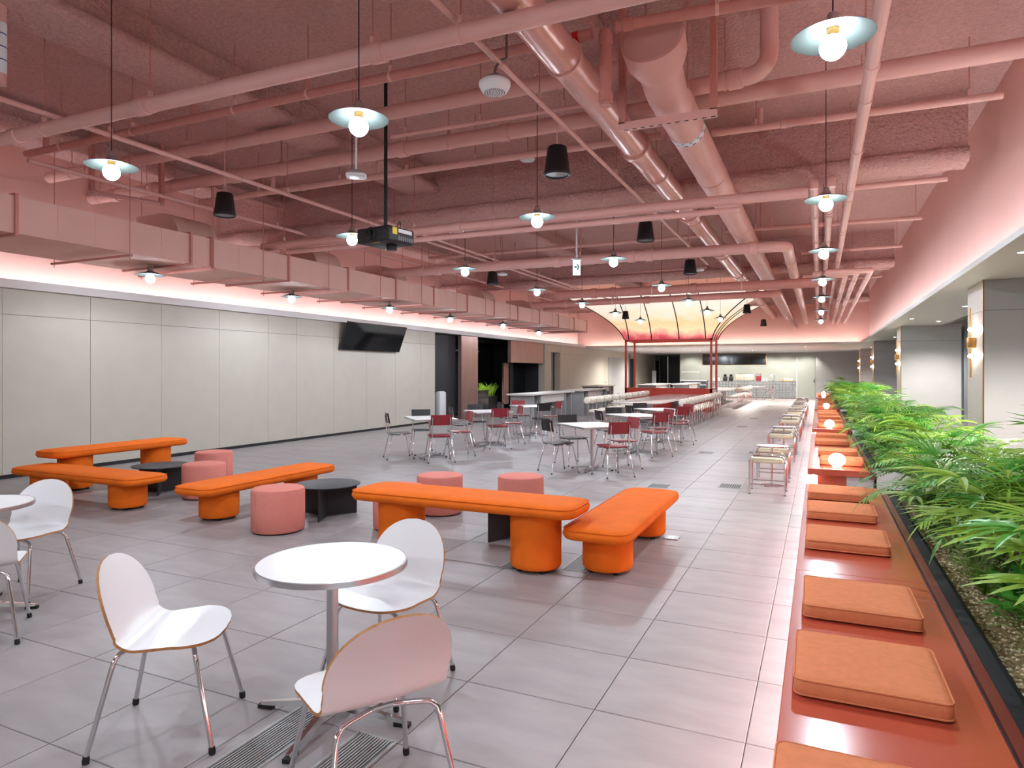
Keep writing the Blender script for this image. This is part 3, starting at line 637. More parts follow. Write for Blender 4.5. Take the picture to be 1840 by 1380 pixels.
# ================================================================ FURNITURE
# ---- orange velvet benches
def make_bench(name, label, loc, rz, L_, top):
    t = thing(name, label, 'bench', loc, rz, 'orange velvet benches')
    W, th = .555, .105; rg = []
    for ins, z in ((.05, top - th), (.018, top - th + .008), (.004, top - th + .03), (0, top - th + .05), (.012, top - .025), (.035, top - .010), (.075, top - .001), (.14, top + .003)):
        rg.append([(x, y, z) for x, y in rrect(0, 0, L_ / 2 - ins, W / 2 - ins, max(.03, .135 - ins * .6), 7)])
    G().loft(rg).build('seat', 'orange', t, 60)
    pp = [(x, y, top - .022) for x, y in rrect(0, 0, L_ / 2 - .008, W / 2 - .008, .13, 7)]
    G().tube(pp + [pp[0]], .004, 5, False).build('piping', 'orange', t)
    for s_ in (-1, 1):
        lg = G().lathe([(.16, .03), (.195, .032), (.203, .045), (.206, .07), (.206, top - th - .01), (.19, top - th + .002)], 32, caps=True, sx=1.02, sy=.98).build('leg', 'orange', t, 50, loc=(s_ * (L_ / 2 - .409), 0, 0))
        for k in range(4): G().lathe([(.025, 0), (.025, .032)], 10, (.14 * math.cos(PI / 4 + k * PI / 2), .14 * math.sin(PI / 4 + k * PI / 2), 0)).build('foot', 'rubber', lg)
    return t
make_bench('velvet_bench', 'tall orange velvet bench nearest the beige wall', (-9.208, 6.331, 0), PI / 2, 2.03, .57)
make_bench('velvet_bench', 'low orange velvet bench in front of the tall one by the beige wall', (-8.138, 5.203, 0), 0, 2.32, .407)
make_bench('velvet_bench', 'low orange velvet bench between the two black tables', (-5.963, 5.891, 0), PI / 2, 2.08, .407)
make_bench('velvet_bench', 'tall orange velvet bench behind the white round table', (-2.742, 4.991, 0), 0, 2.12, .57)
make_bench('velvet_bench', 'low orange velvet bench closest to the red bench', (-1.549, 5.83, 0), PI / 2, 2.08, .407)
# ---- poufs
pf = None
for x, y, lb in ((-8.08, 7.03, 'pink felt pouf farthest back beside the left black table'), (-7.145, 6.064, 'pink felt pouf in front of another beside the left black table'), (-4.966, 5.106, 'pink felt pouf standing alone before the middle black table'),
                 (-3.916, 6.52, 'pink felt pouf behind the left half of the tall orange bench'), (-3.05, 6.84, 'pink felt pouf behind the right half of the tall orange bench'), (-3.93, 5.72, 'pink felt pouf mostly hidden by the left leg of the tall bench')):
    if pf is None:
        pf = thing('pouf', lb, 'pouf', (x, y, 0), 0, 'pink felt poufs')
        G().lathe([(.2, .012), (.25, .014), (.258, .025), (.26, .2), (.26, .40), (.255, .42), (.24, .434), (.2, .44), (.001, .444)], 40, caps=False).build('body', 'felt', pf, 60)
        G().lathe([(.24, 0), (.24, .014)], 32).build('base', 'rubber', pf); G().tube([(.253 * math.cos(2 * PI * k / 36), .253 * math.sin(2 * PI * k / 36), .424) for k in range(37)], .004, 5, False).build('seam', 'felt', pf)
        G().box(.2595, -.002, .03, .262, .002, .41).build('side_seam', 'felt', pf, 0)
    else: dup(pf, (x, y, 0), random.uniform(-2, -.3), lb)
# ---- low black tables with three vane legs
lt = None
for x, y, rz, lb in ((-7.97, 6.09, .35, 'low round black table between the left orange benches'), (-4.97, 5.85, 0, 'low round black table with vane legs beside the lone pink pouf'), (-2.68, 5.87, -.85, 'low black table hidden behind the tall orange bench')):
    if lt is None:
        lt = thing('low_table', lb, 'low table', (x, y, 0), rz, 'low black tables')
        G().lathe([(.355, .348), (.36, .35), (.36, .358), (.355, .36)], 48).build('table_top', 'black_metal', lt)
        for a in (-65, 55, 175):
            ca, sa = math.cos(math.radians(a)), math.sin(math.radians(a)); g = G(); w_ = .006
            g.prism([(-sa * w_, ca * w_), (sa * w_, -ca * w_), (ca * .335 + sa * w_, sa * .335 - ca * w_), (ca * .335 - sa * w_, sa * .335 + ca * w_)], 0, .349); g.build('leg', 'black_metal', lt, 0)
    else: dup(lt, (x, y, 0), rz - .0, lb)
# ---- white shell chairs
def shell_prof(n=30):
    P = []
    for k in range(9): s_ = k / 8; P.append((.235 - .30 * s_, .452 - .022 * s_ + (-.018 * (1 - s_) ** 3 if s_ < .4 else 0)))
    cx_, cz_, r = -.065, .43 + .11, .11
    for k in range(1, 9): a = math.radians(-90 - 73 * k / 8); P.append((cx_ + r * math.cos(a) , cz_ + r * math.sin(a)))
    x, z = P[-1]
    for k in range(1, 13): s_ = k / 12; P.append((x - .085 * s_ - .012 * s_ * s_, z + .275 * s_))
    return P
SP = shell_prof()
def shell_chair(label, loc, rz):
    t = thing('shell_chair', label, 'chair', loc, rz, 'white shell chairs')
    n = len(SP); L_ = [0]
    for i in range(1, n): L_.append(L_[-1] + math.hypot(SP[i][0] - SP[i - 1][0], SP[i][1] - SP[i - 1][1]))
    T = L_[-1]; m_ = 16
    def hw(s_):
        w_ = .232 + .022 * math.cos(min(1, s_ / .33) * PI / 2)
        if s_ < .16: w_ = .254 * (1 - (1 - s_ / .16) ** 2.6) ** (1 / 2.6) * .98 + .002
        if s_ > T - .25: q = (s_ - (T - .25)) / .25; w_ = w_ * max(0, 1 - q ** 2.3) ** (1 / 2.0) + .004
        return w_
    ss = sorted(set([T * k / 44 for k in range(45)] + [.004, .012, .03, T - .006, T - .02, T - .04]))
    def P(s_):
        for i in range(1, n):
            if s_ <= L_[i] + 1e-9:
                f = (s_ - L_[i - 1]) / (L_[i] - L_[i - 1]); return Vector((SP[i - 1][0] + f * (SP[i][0] - SP[i - 1][0]), 0, SP[i - 1][1] + f * (SP[i][1] - SP[i - 1][1])))
        return Vector((SP[-1][0], 0, SP[-1][1]))
    top, bot = [], []
    for s_ in ss:
        p = P(s_); d = (P(min(T, s_ + .012)) - P(max(0, s_ - .012))).normalized(); nr = Vector((d.z, 0, -d.x))
        h_ = hw(s_); cup = .012 if s_ < T * .55 else .022
        rt, rb = [], []
        for k in range(m_ + 1):
            y = -1 + 2 * k / m_; q = p + Vector((0, y * h_, 0)) + nr * cup * (y * h_ / .24) ** 2
            rt.append(q + nr * .006); rb.append(q - nr * .006)
        top.append(rt); bot.append(rb)
    def grid(rows, flip):
        v = [q for r in rows for q in r]; k = m_ + 1
        f = [(i * k + j, i * k + j + 1, (i + 1) * k + j + 1, (i + 1) * k + j) for i in range(len(rows) - 1) for j in range(m_)]
        return v, [tuple(reversed(q)) for q in f] if flip else f
    g = G(); g.add(*grid(top, False)); g.add(*grid(bot, True)); g.build('seat_shell', 'white_lam', t, 60)
    def border(R): return [r[0] for r in R] + R[-1][1:-1] + [r[-1] for r in reversed(R)] + list(reversed(R[0][1:-1]))
    bt, bb = border(top), border(bot); k = len(bt)
    G().add(bt + bb, [(i, (i + 1) % k, k + (i + 1) % k, k + i) for i in range(k)]).build('plywood_edge', 'ply', t, 60)
    for sx_, sy_ in ((1, 1), (1, -1), (-1, 1), (-1, -1)):
        fx, fy = (.245 if sx_ > 0 else -.245), .245 * sy_
        hx = .1 * sx_; P_ = [(hx, .04 * sy_, .412), (hx * 1.35, .13 * sy_, .412), (hx * 1.5, .165 * sy_, .408), (hx * 1.6, .185 * sy_, .39), (hx * 1.68, .193 * sy_, .36), (fx, fy, .02)]
        lg = G().tube(P_, .0105, 10).build('leg', 'chrome', t, 60)
        G().tube([(fx - .002 * sx_, fy - .002 * sy_, .03), (fx, fy, .012), (fx, fy, 0)], [.0125, .015, .013], 10).build('foot_cap', 'rubber', lg)
    G().tube([(.1, -.05, .412), (.1, .05, .412)], .0105, 8).tube([(-.1, -.05, .412), (-.1, .05, .412)], .0105, 8).tube([(-.1, 0, .412), (.1, 0, .412)], .01, 8).build('under_frame', 'chrome', t)
    for sy_ in (-1, 1): G().tube([(.1, .1 * sy_, .41), (.1, .1 * sy_, .434)], .012, 8).build('bumper', 'rubber', t)
    return t
ch = shell_chair('white shell chair seen in profile, nearest left of the white table', (-2.645, 2.07, 0), math.radians(33))
dup(ch, (-2.04, 2.87, 0), math.radians(-93), 'white shell chair behind the white round table')
dup(ch, (-1.49, 2.0, 0), math.radians(148), 'white shell chair with its back to the camera at the white table')
dup(ch, (-5.22, 2.88, 0), math.radians(-70), 'white shell chair behind the table cut by the left frame edge')
dup(ch, (-4.62, 2.27, 0), math.radians(144), 'white shell chair cut by the left frame edge, back turned')
def round_table(label, loc, rz):
    t = thing('round_table', label, 'table', loc, rz, 'white round tables')
    G().lathe([(.001, .724), (.336, .724), (.338, .70), (.336, .699), (.001, .699)], 64, caps=False).build('table_top', 'white_lam', t, 40)
    G().lathe([(.336, .698), (.345, .699), (.346, .71), (.345, .7235), (.336, .7245)], 64, caps=False).build('edge_band', 'alu', t, 50)
    G().lathe([(.027, .09), (.027, .69), (.06, .694), (.06, .699)], 20).build('column', 'alu', t)
    G().lathe([(.05, .05), (.05, .07), (.03, .1)], 20).build('hub', 'chrome', t)
    for k in range(4):
        a = k * PI / 2 + math.radians(11); ca, sa = math.cos(a), math.sin(a)
        def Q(r, w_, z): return (ca * r - sa * w_, sa * r + ca * w_, z)
        arm = G().loft([[Q(r, w_, z) for w_, z in ((-hw_, z0), (hw_, z0), (hw_ * .7, z1), (-hw_ * .7, z1))] for r, hw_, z0, z1 in ((.02, .024, .05, .10), (.12, .022, .038, .07), (.37, .013, .016, .03))]).build('base_arm', 'chrome', t, 40)
        G().loft([[Q(r, w_, z) for w_, z in ((-.015, 0), (.015, 0), (.015, .018), (-.015, .018))] for r in (.31, .385)]).build('foot', 'rubber', arm, 0)
    return t
rt = round_table('white round table with chrome star base in the foreground', (-2.05, 2.45, 0), 0)
dup(rt, (-5.10, 2.495, 0), .5, 'white round table cut by the left frame edge')

# ---- square tables with chrome and plywood chairs
def bistro_chair(name, label, m, loc, rz):
    t = thing(name, label, 'chair', loc, rz)
    g = G(); rg = []
    for ins, z in ((.006, .452), (0, .456), (0, .462), (.006, .466)): rg.append([(x, y, z + .012 * (x / .2) ** 2 * (1 if x > 0 else .3)) for x, y in rrect(0, 0, .2 - ins, .2 - ins, .05, 4)])
    g.loft(rg).build('seat', m, t, 50)
    n = 8; rows = []
    for dx in (-.005, .005): rows.append([[(-.215 - .03 * (z - .68) / .17 + .028 * (1 - math.cos(y / .19 * 1.0)) * 1.6 + dx, y, z) for y in [-.19 + .38 * k / n for k in range(n + 1)]] for z in (.66, .672, .76, .83, .845)])
    v = []; f = []
    for R in rows:
        o_ = len(v); v += [q for r in R for q in r]
        f += [(o_ + i * (n + 1) + j, o_ + i * (n + 1) + j + 1, o_ + (i + 1) * (n + 1) + j + 1, o_ + (i + 1) * (n + 1) + j) for i in range(4) for j in range(n)]
    h_ = len(v) // 2; k_ = n + 1; bd = list(range(k_)) + [i * k_ + n for i in range(1, 5)] + [4 * k_ + j for j in range(n - 1, -1, -1)] + [i * k_ for i in range(3, 0, -1)]
    f += [(bd[i], bd[(i + 1) % len(bd)], bd[(i + 1) % len(bd)] + h_, bd[i] + h_) for i in range(len(bd))]
    G().add(v, f).build('backrest', m, t, 50)
    for s_ in (-1, 1):
        G().tube([(.0, .165 * s_, .44), (-.15, .165 * s_, .435), (-.185, .165 * s_, .45), (-.205, .163 * s_, .5), (-.215, .16 * s_, .66), (-.235, .158 * s_, .80)], .0105, 7).build('back_post', 'chrome', t, 60)
        for fx, x1 in ((.24, .13), (-.25, -.13)):
            lg = G().tube([(x1 * .4, .17 * s_, .44), (x1, .172 * s_, .44), (x1 * 1.25, .178 * s_, .42), (fx, .235 * s_, .012)], .0105, 7).build('leg', 'chrome', t, 60)
            G().tube([(fx, .235 * s_, .02), (fx, .235 * s_, 0)], .0135, 7).build('foot_cap', 'rubber', lg)
    G().tube([(.1, -.165, .44), (.1, .165, .44)], .009, 6).tube([(-.1, -.165, .44), (-.1, .165, .44)], .009, 6).build('seat_frame', 'chrome', t)
    return t
def square_table(label, loc, rz):
    t = thing('square_table', label, 'table', loc, rz, 'white square tables')
    G().loft([[(x, y, z) for x, y in rrect(0, 0, .40, .52, .012, 2)] for z in (.712, .738, .74)]).build('table_top', 'white_lam', t, 30)
    G().loft([[(x, y, z) for x, y in rrect(0, 0, .404, .524, .014, 2)] for z in (.71, .735)]).build('edge_band', 'alu', t, 30)
    G().lathe([(.026, .05), (.026, .70), (.07, .705), (.07, .711)], 14).build('column', 'alu', t)
    for k in range(4):
        a = k * PI / 2 + PI / 4; ca, sa = math.cos(a), math.sin(a)
        def Q(r, w_, z): return (ca * r - sa * w_, sa * r + ca * w_, z)
        arm = G().loft([[Q(r, w_, z) for w_, z in ((-hw_, z0), (hw_, z0), (hw_, z1), (-hw_, z1))] for r, hw_, z0, z1 in ((0, .022, .03, .07), (.36, .016, .014, .03))]).build('base_arm', 'chrome', t, 0)
        G().lathe([(.02, 0), (.02, .015)], 8, (ca * .34, sa * .34, 0)).build('foot', 'rubber', arm)
    return t
TB = [(-6.665, 10.755, 'nearest the beige wall', 'closest table on the beige wall side'), (-6.65, 13.1, 'middle one on the beige wall side', 'middle table on the beige wall side'), (-6.65, 15.55, 'farthest one on the beige wall side', 'farthest table on the beige wall side'),
      (-3.375, 10.435, 'closest one on the aisle side', 'closest table on the aisle side'), (-3.34, 13.13, 'middle one on the aisle side', 'middle table on the aisle side'), (-3.33, 15.4, 'farthest one on the aisle side', 'farthest table on the aisle side')]
sq = cb = cr_ = None
seats = [(225, .60, 45, 'black', 'on the near wall side'), (315, .70, 135, 'red', 'with its back to the camera'), (45, .56, 225, 'red', 'on the far aisle side'), (135, .70, -45, 'black', 'on the far wall side')]
for q, (x, y, lb, wh) in enumerate(TB):
    lb = 'white square chrome-edged table, ' + lb
    if sq is None: sq = square_table(lb, (x, y, 0), PI / 4)
    else: dup(sq, (x, y, 0), PI / 4, lb)
    ss = list(seats)
    if q == 2: ss = [seats[0], (315, .7, 135, 'black', seats[1][4]), seats[2], (135, .7, -45, 'red', seats[3][4])]
    for a, d, hd, col, pos in ss:
        px_, py_ = x + d * math.cos(math.radians(a)), y + d * math.sin(math.radians(a)); hd_ = math.radians(hd + random.uniform(-5, 5))
        l2 = '%s wooden chair %s, %s' % ('burgundy' if col == 'red' else 'black', pos, wh)
        if col == 'red':
            if cr_ is None: cr_ = bistro_chair('bistro_chair', l2, 'burgundy', (px_, py_, 0), hd_); cr_['group'] = 'chairs at the square tables'
            else: dup(cr_, (px_, py_, 0), hd_, l2)
        else:
            if cb is None: cb = bistro_chair('bistro_chair', l2, 'black_wood', (px_, py_, 0), hd_); cb['group'] = 'chairs at the square tables'
            else: dup(cb, (px_, py_, 0), hd_, l2)
# pair near the bar
dup(sq, (-3.3, 40.9, 0), PI / 4, 'white square table standing in front of the bar')
dup(cr_, (-2.6, 40.8, 0), PI, 'burgundy chair right of the table in front of the bar'); dup(cr_, (-4.0, 40.9, 0), 0, 'burgundy chair left of the table in front of the bar')

# ---- chrome stools and little tables beside the red bench
def make_stool(label, loc):
    t = thing('chrome_stool', label, 'stool', loc, 0, 'cream chrome stools')
    for s_ in (-1, 1):
        P_ = [(-.215, .19 * s_, 0), (-.215, .19 * s_, .44)] + [(-.155 - .06 * math.cos(a), .19 * s_, .44 + .06 * math.sin(a)) for a in (PI / 8, PI / 4, 3 * PI / 8, PI / 2)] + [(.155 + .06 * math.sin(a), .19 * s_, .44 + .06 * math.cos(a)) for a in (0, PI / 8, PI / 4, 3 * PI / 8)] + [(.215, .19 * s_, .44), (.215, .19 * s_, 0)]
        lg = G().tube(P_, .0125, 8).build('leg_frame', 'chrome', t, 60)
        for x in (-.215, .215): G().lathe([(.016, 0), (.016, .014)], 8, (x, .19 * s_, 0)).build('foot', 'steel', lg)
        G().tube([(-.215, .19 * s_, .13), (.215, .19 * s_, .13)], .009, 6).build('foot_rail', 'chrome', t)
    for x in (-.215, .215): G().tube([(x, -.19, .40), (x, .19, .40)], .009, 6).build('side_rail', 'chrome', t)
    G().rbox(-.2, -.175, .405, .2, .175, .475, .03, 3).build('cushion', 'cream', t, 60)
    return t
def make_sidetable(label, loc):
    t = thing('side_table', label, 'side table', loc, 0, 'small round side tables')
    G().lathe([(.001, .566), (.205, .566), (.21, .56), (.205, .552), (.001, .552)], 32, caps=False).build('table_top', 'white_lam', t, 50)
    G().lathe([(.204, .551), (.212, .553), (.212, .565), (.204, .567)], 32, caps=False).build('edge_band', 'chrome', t); G().lathe([(.013, .012), (.013, .552)], 10).build('column', 'chrome', t)
    G().lathe([(.001, .016), (.14, .012), (.15, .004), (.15, 0), (.001, 0)], 28, caps=False).build('base', 'chrome', t, 50)
    return t
stl = stt = None; TYs = [10.02, 13.6, 17.4, 20.8, 25.0, 29.2]
for q, y in enumerate(TYs):
    for k, (dy, wd_) in enumerate(((-.59, 'nearer'), (.58, 'farther'))):
        lb = 'cream cushioned chrome stool, %s side of the %s side table along the red bench' % (wd_, ORD[q])
        if stl is None: stl = make_stool(lb, (-.61, y + dy, 0))
        else: dup(stl, (-.61, y + dy, 0), 0, lb)
    lb = 'small round side table on chrome stem, %s from the camera along the red bench' % ORD[q]
    if stt is None: stt = make_sidetable(lb, (-.6, y, 0))
    else: dup(stt, (-.6, y, 0), 0, lb)

# ---- red bench in sections, cushions, globe lamps
BX0, BX1 = -.12, .53
segs = [(-1.5, 7.45), (8.68, 13.53), (14.8, 21.5), (22.75, 31.5), (32.6, 41)]
for q, (a, b_) in enumerate(segs):
    t = thing('lacquer_bench', 'red lacquered bench section, %s along the planter' % ORD[q], 'bench', (0, a, 0), 0, 'red lacquered bench sections')
    L_ = b_ - a; n = max(1, round(L_ / 2.0)); js = [L_ * k / n for k in range(n + 1)]
    if q == 0: js = [0, 1.5, 3.72, 5.71, 8.95]
    if q == 1: js = [0, 1.6, 3.3, 4.85]
    for c0, c1 in zip(js[:-1], js[1:]): G().rbox(BX0, c0 + (.001 if c0 else 0), .378, BX1, c1 - .001, .45, .003, 1).build('seat_board', 'red_lacq', t, 0)
    G().box(BX0 + .11, .12, 0, BX0 + .42, L_ - .12, .378).build('support', 'red_lacq', t, 0)
    G().box(BX1 + .012, 0, .36, BX1 + .055, L_, .452).build('back_lip', 'red_lip', t, 0); G().box(BX1, 0, .36, BX1 + .012, L_, .43).build('groove', 'black', t, 0)
    G().box(BX0 + .42, .1, 0, BX1 + .05, L_ - .1, .36).build('plinth', 'planter_white', t, 0)
    led(t, 'led_u', (BX0 + .05, .05, .366), (BX0 + .075, L_ - .05, .376), 1, max(3, int(L_ / 1.2)))
cu = None
CY = [[(1.86, .13), (2.80, .16), (3.63, .175), (4.94, .165), (5.92, .16), (6.80, .16)], [(9.30, .26), (10.3, .24), (11.75, .19), (12.85, .2)], [(15.35, .22), (16.5, .25), (18.0, .24), (19.4, .22), (20.6, .22)], [(23.6, .22), (25.2, .24), (26.8, .22), (28.4, .24), (30.2, .22)], [(34, .22), (36, .22)]]
for q, cs in enumerate(CY):
    for k, (y, x) in enumerate(cs):
        lb = 'terracotta square cushion, %s from the camera on the %s red bench section' % (ORD[k], ORD[q])
        if cu is None:
            cu = thing('seat_cushion', lb, 'cushion', (x, y, .4515), 0, 'terracotta cushions')
            rg = []
            for ins, z in ((.02, .0), (.004, .008), (0, .02), (0, .055), (.004, .066), (.03, .072), (.12, .075)): rg.append([(xx, yy, z) for xx, yy in rrect(0, 0, .242 - ins, .245 - ins, max(.015, .03 - ins * .1), 4)])
            G().loft(rg).build('pad', 'terra', cu, 60)
            for z in (.012, .064):
                pp = [(xx, yy, z) for xx, yy in rrect(0, 0, .242, .245, .03, 4)]; G().tube(pp + [pp[0]], .0035, 5, False).build('piping', 'terra', cu)
        else: dup(cu, (x, y, .4515), math.radians(random.uniform(-2.5, 2.5)), lb)
gl = None
for q, (x, y) in enumerate(((.2, 8.87), (.2, 15.0), (.22, 23.0), (.2, 33.0), (.22, 36.5))):
    lb = 'glowing white globe lamp on the red bench, %s from the camera' % ORD[q]
    if gl is None:
        gl = thing('globe_lamp', lb, 'table lamp', (x, y, .45), 0, 'globe lamps on the red bench')
        G().sphere((0, 0, .095), .093, 22, 12, .88).build('globe', 'globe', gl); G().lathe([(.05, 0), (.05, .02)], 16).build('base', 'white_plastic', gl)
    else: dup(gl, (x, y, .45), 0, lb)

# ---- sconces on the piers
sn = None
for q, y in enumerate((10.95, 20.95, 30.75, 40.5)):
    lb = 'brass rod wall sconce on the %s grey pier from the camera' % ORD[q]
    loc = (2.045, y + .5, 2.02)
    if sn is None:
        sn = thing('wall_sconce', lb, 'wall lamp', loc, 0, 'brass sconces on the piers')
        G().rbox(-.1, -.06, -.075, 0, .06, .075, .008).build('body', 'brass', sn)
        G().tube([(-.06, -.01, -.5), (-.06, .0, -.08)], .011, 8).tube([(-.06, .0, .08), (-.06, .03, .5)], .011, 8).build('rod', 'brass', sn)
        for z in (-.19, .19): G().sphere((-.06, .005, z), .03, 12, 8).build('bulb', 'sconce_glow', sn)
    else: dup(sn, loc, 0, lb)

# ---- planters, gravel, plants
PX0, PX1 = BX1 + .06, 1.5
PSEG = [(-1.5, 7.45), (8.75, 13.53), (14.8, 21.5), (22.75, 40)]
for q, (a, b_) in enumerate(PSEG):
    t = thing('planter', 'white planter box with black lining, %s section behind the red bench' % ORD[q], 'planter', (0, a, 0), 0, 'planter sections')
    L_ = b_ - a
    g = G(); g.box(PX0, 0, 0, PX0 + .02, L_, .43); g.box(PX1 - .02, 0, 0, PX1, L_, .45); g.box(PX0, 0, 0, PX1, .02, .45); g.box(PX0, L_ - .02, 0, PX1, L_, .45); g.build('box_side', 'planter_white', t, 0)
    g = G(); g.box(PX0 - .004, .002, .43, PX0 + .05, L_ - .002, .455); g.box(PX1 - .05, .02, .2, PX1 - .02, L_ - .02, .455); g.box(PX0 + .02, .02, .2, PX1 - .02, .05, .455); g.box(PX0 + .02, L_ - .05, .2, PX1 - .02, L_ - .02, .455)
    g.add([(PX0 + .05, .02, .45), (PX0 + .05, L_, .45), (PX0 + .12, L_, .37), (PX0 + .12, .02, .37)], [(0, 3, 2, 1)]); g.build('liner', 'liner', t, 0)
    G().box(PX0 + .05, .05, .0, PX1 - .05, L_ - .05, .375).build('soil', 'soil', t, 0)
rg = random.Random(3); g = G()
octf = [(0, 2, 4), (2, 1, 4), (1, 3, 4), (3, 0, 4), (2, 0, 5), (1, 2, 5), (3, 1, 5), (0, 3, 5)]
for k in range(9000):
    y = 1.6 + 6 * rg.random() ** 1.5; x = rg.uniform(PX0 + .07, PX1 - .06)
    r = rg.uniform(.005, .011); z = .376 + rg.uniform(0, .01); a = rg.uniform(0, PI); ca, sa = math.cos(a) * r * rg.uniform(.8, 1.4), math.sin(a) * r
    g.add([(x + ca, y + sa, z), (x - ca, y - sa, z), (x - sa, y + ca, z), (x + sa, y - ca, z), (x, y, z + r * .7), (x, y, z - r)], octf)
tag(g.build('gravel', 'gravel', None, 0), 'small tan gravel spread over the near planter soil', 'gravel', kind='stuff')

def leaf(g, p, d, up, L_, w_, bend=.2, n=4, fold=.25):
    p, d, up = Vector(p), Vector(d).normalized(), Vector(up); sd = d.cross(up)
    sd = sd.normalized() if sd.length > 1e-4 else Vector((1, 0, 0)); nr = sd.cross(d)
    v = []; f = []
    for i in range(n + 1):
        s_ = i / n; h_ = w_ * math.sin(PI * min(.98, .06 + .94 * s_)) ** .8 if i < n else .0006
        c = p + d * L_ * s_ - nr * (-1) * 0 + Vector((0, 0, -1)) * bend * L_ * s_ * s_
        v += [c + sd * h_ + nr * h_ * fold, c, c - sd * h_ + nr * h_ * fold]
    for i in range(n):
        for j in (0, 1): f.append((i * 3 + j, i * 3 + j + 1, (i + 1) * 3 + j + 1, (i + 1) * 3 + j))
    g.add(v, f)
def fan_leaf(rng):            # lady palm: petiole with a fan of blades
    g = G(); Lp = .3
    tip = Vector((Lp * .75, 0, Lp * .66)); g.tube([(0, 0, 0), (Lp * .4, 0, Lp * .42), tip], .0035, 4, False)
    n = 8
    for k in range(n):
        a = math.radians(-75 + 150 * k / (n - 1)); d = Vector((math.cos(a) * .9, math.sin(a), .12 + .25 * math.cos(a)))
        leaf(g, tip, d, (0, 0, 1), rng.uniform(.22, .3), .016, .25, 4)
    return g
def feather_leaf(rng):        # areca frond: arched midrib with paired leaflets
    g = G(); n = 13; P_ = []
    for i in range(n + 1): s_ = i / n; P_.append(Vector((.46 * s_, 0, .5 * s_ - .38 * s_ * s_)))
    g.tube(P_, [.005 * (1 - .8 * i / n) for i in range(n + 1)], 4, False)
    for i in range(3, n + 1):
        d = (P_[i] - P_[i - 1]).normalized(); s_ = i / n; ll = .24 * math.sin(PI * (.2 + .72 * s_))
        for sg in (-1, 1):
            dd = (d * .75 + Vector((0, sg * .8, .18))).normalized(); leaf(g, P_[i], dd, (0, 0, 1), ll * rng.uniform(.85, 1.1), .0085, .32, 3)
    leaf(g, P_[-1], P_[-1] - P_[-2], (0, 0, 1), .12, .008, .3, 3)
    return g
rng = random.Random(11)
FAN = [fan_leaf(rng).mesh('frond', mm, 0) for mm in ('leaf_a', 'leaf_c', 'leaf_a')]
FEA = [feather_leaf(rng).mesh('frond', mm, 0) for mm in ('leaf_b', 'leaf_a', 'leaf_b', 'leaf_c')]
STEM = G().tube([(0, 0, 0), (.01, 0, .5), (0, 0, 1)], [.011, .009, .007], 6).mesh('stem', 'stem', 60)
STEMG = G().tube([(0, 0, 0), (.01, 0, .5), (0, 0, 1)], [.012, .009, .006], 6).mesh('stem', 'stem_green', 60)
def palm(name, label, x, y, h_, fan, nf, scale, rng, group):
    t = thing(name, label, 'plant', (x, y, .375), rng.uniform(0, 6.28), group)
    ns = 3 if fan else 2
    for s_ in range(ns):
        a = 2 * PI * s_ / ns; r = .05; hh = h_ * rng.uniform(.75, 1.05)
        so = link('stem', STEM if fan else STEMG, t, (r * math.cos(a), r * math.sin(a), -.02), (rng.uniform(-.08, .08), rng.uniform(-.08, .08), 0)); so.scale = (1, 1, hh)
        for k in range(nf // ns):
            az = a + 2.4 * k + rng.uniform(-.4, .4); z = hh * (.62 + .38 * (k + 1) / (nf // ns)); ti = rng.uniform(-.15, .45) - .25 * (k + 1) / (nf // ns)
            fo = link('frond', rng.choice(FAN if fan else FEA), t, (r * math.cos(a), r * math.sin(a), z), (0, ti, az)); q = scale * rng.uniform(.8, 1.15); fo.scale = (q, q, q)
    return t
palms = [(1.02, 3.02, .52, True, 21, 1.1), (1.22, 3.3, .56, True, 24, 1.2), (.95, 3.95, .5, True, 24, 1.15), (1.3, 4.2, .6, True, 24, 1.25), (1.05, 4.7, .5, False, 16, 1.2), (1.3, 5.1, .42, False, 18, 1.15), (.88, 5.3, .34, True, 18, 1.0), (.95, 5.9, .35, False, 16, 1.1), (1.25, 5.9, .42, False, 18, 1.2), (.85, 6.5, .3, False, 14, 1.0), (1.2, 6.75, .42, False, 18, 1.2),
         (1.0, 7.1, .45, True, 18, 1.1), (1.3, 7.3, .4, False, 16, 1.1), (1.15, 9.0, .36, False, 18, 1.1), (.85, 9.5, .24, False, 14, .95), (1.3, 9.7, .4, False, 18, 1.15), (1.0, 10.2, .36, True, 18, 1.05), (1.25, 10.7, .45, False, 18, 1.2), (.85, 11.0, .3, False, 14, 1.1), (1.1, 11.5, .5, False, 18, 1.3), (.9, 12.1, .35, True, 15, 1.1), (1.3, 12.3, .5, False, 18, 1.3), (1.0, 12.8, .45, False, 16, 1.2), (1.25, 13.3, .45, False, 16, 1.2)]
y = 15.0
while y < 36:
    palms.append((rng.uniform(.85, 1.25), y, rng.uniform(.42, .6), rng.random() < .25, 14, rng.uniform(1.15, 1.4))); y += .8
for q, (x, y, h_, fan, nf, s_) in enumerate(palms):
    sec = 'first' if y < 8 else 'second' if y < 14 else 'third' if y < 22 else 'fourth'
    idx = sum(1 for p_ in palms[:q] if (p_[1] < 8) == (y < 8) and (8 <= p_[1] < 14) == (8 <= y < 14) and (14 <= p_[1] < 22) == (14 <= y < 22))
    wl_ = ORD[idx]
    palm('lady_palm' if fan else 'areca_palm', ('fan leaved' if fan else 'feather leaved') + ' green palm, %s plant from the camera in the %s planter' % (wl_, sec), x, y, h_, fan, nf, s_, rng, 'palms in the planters')
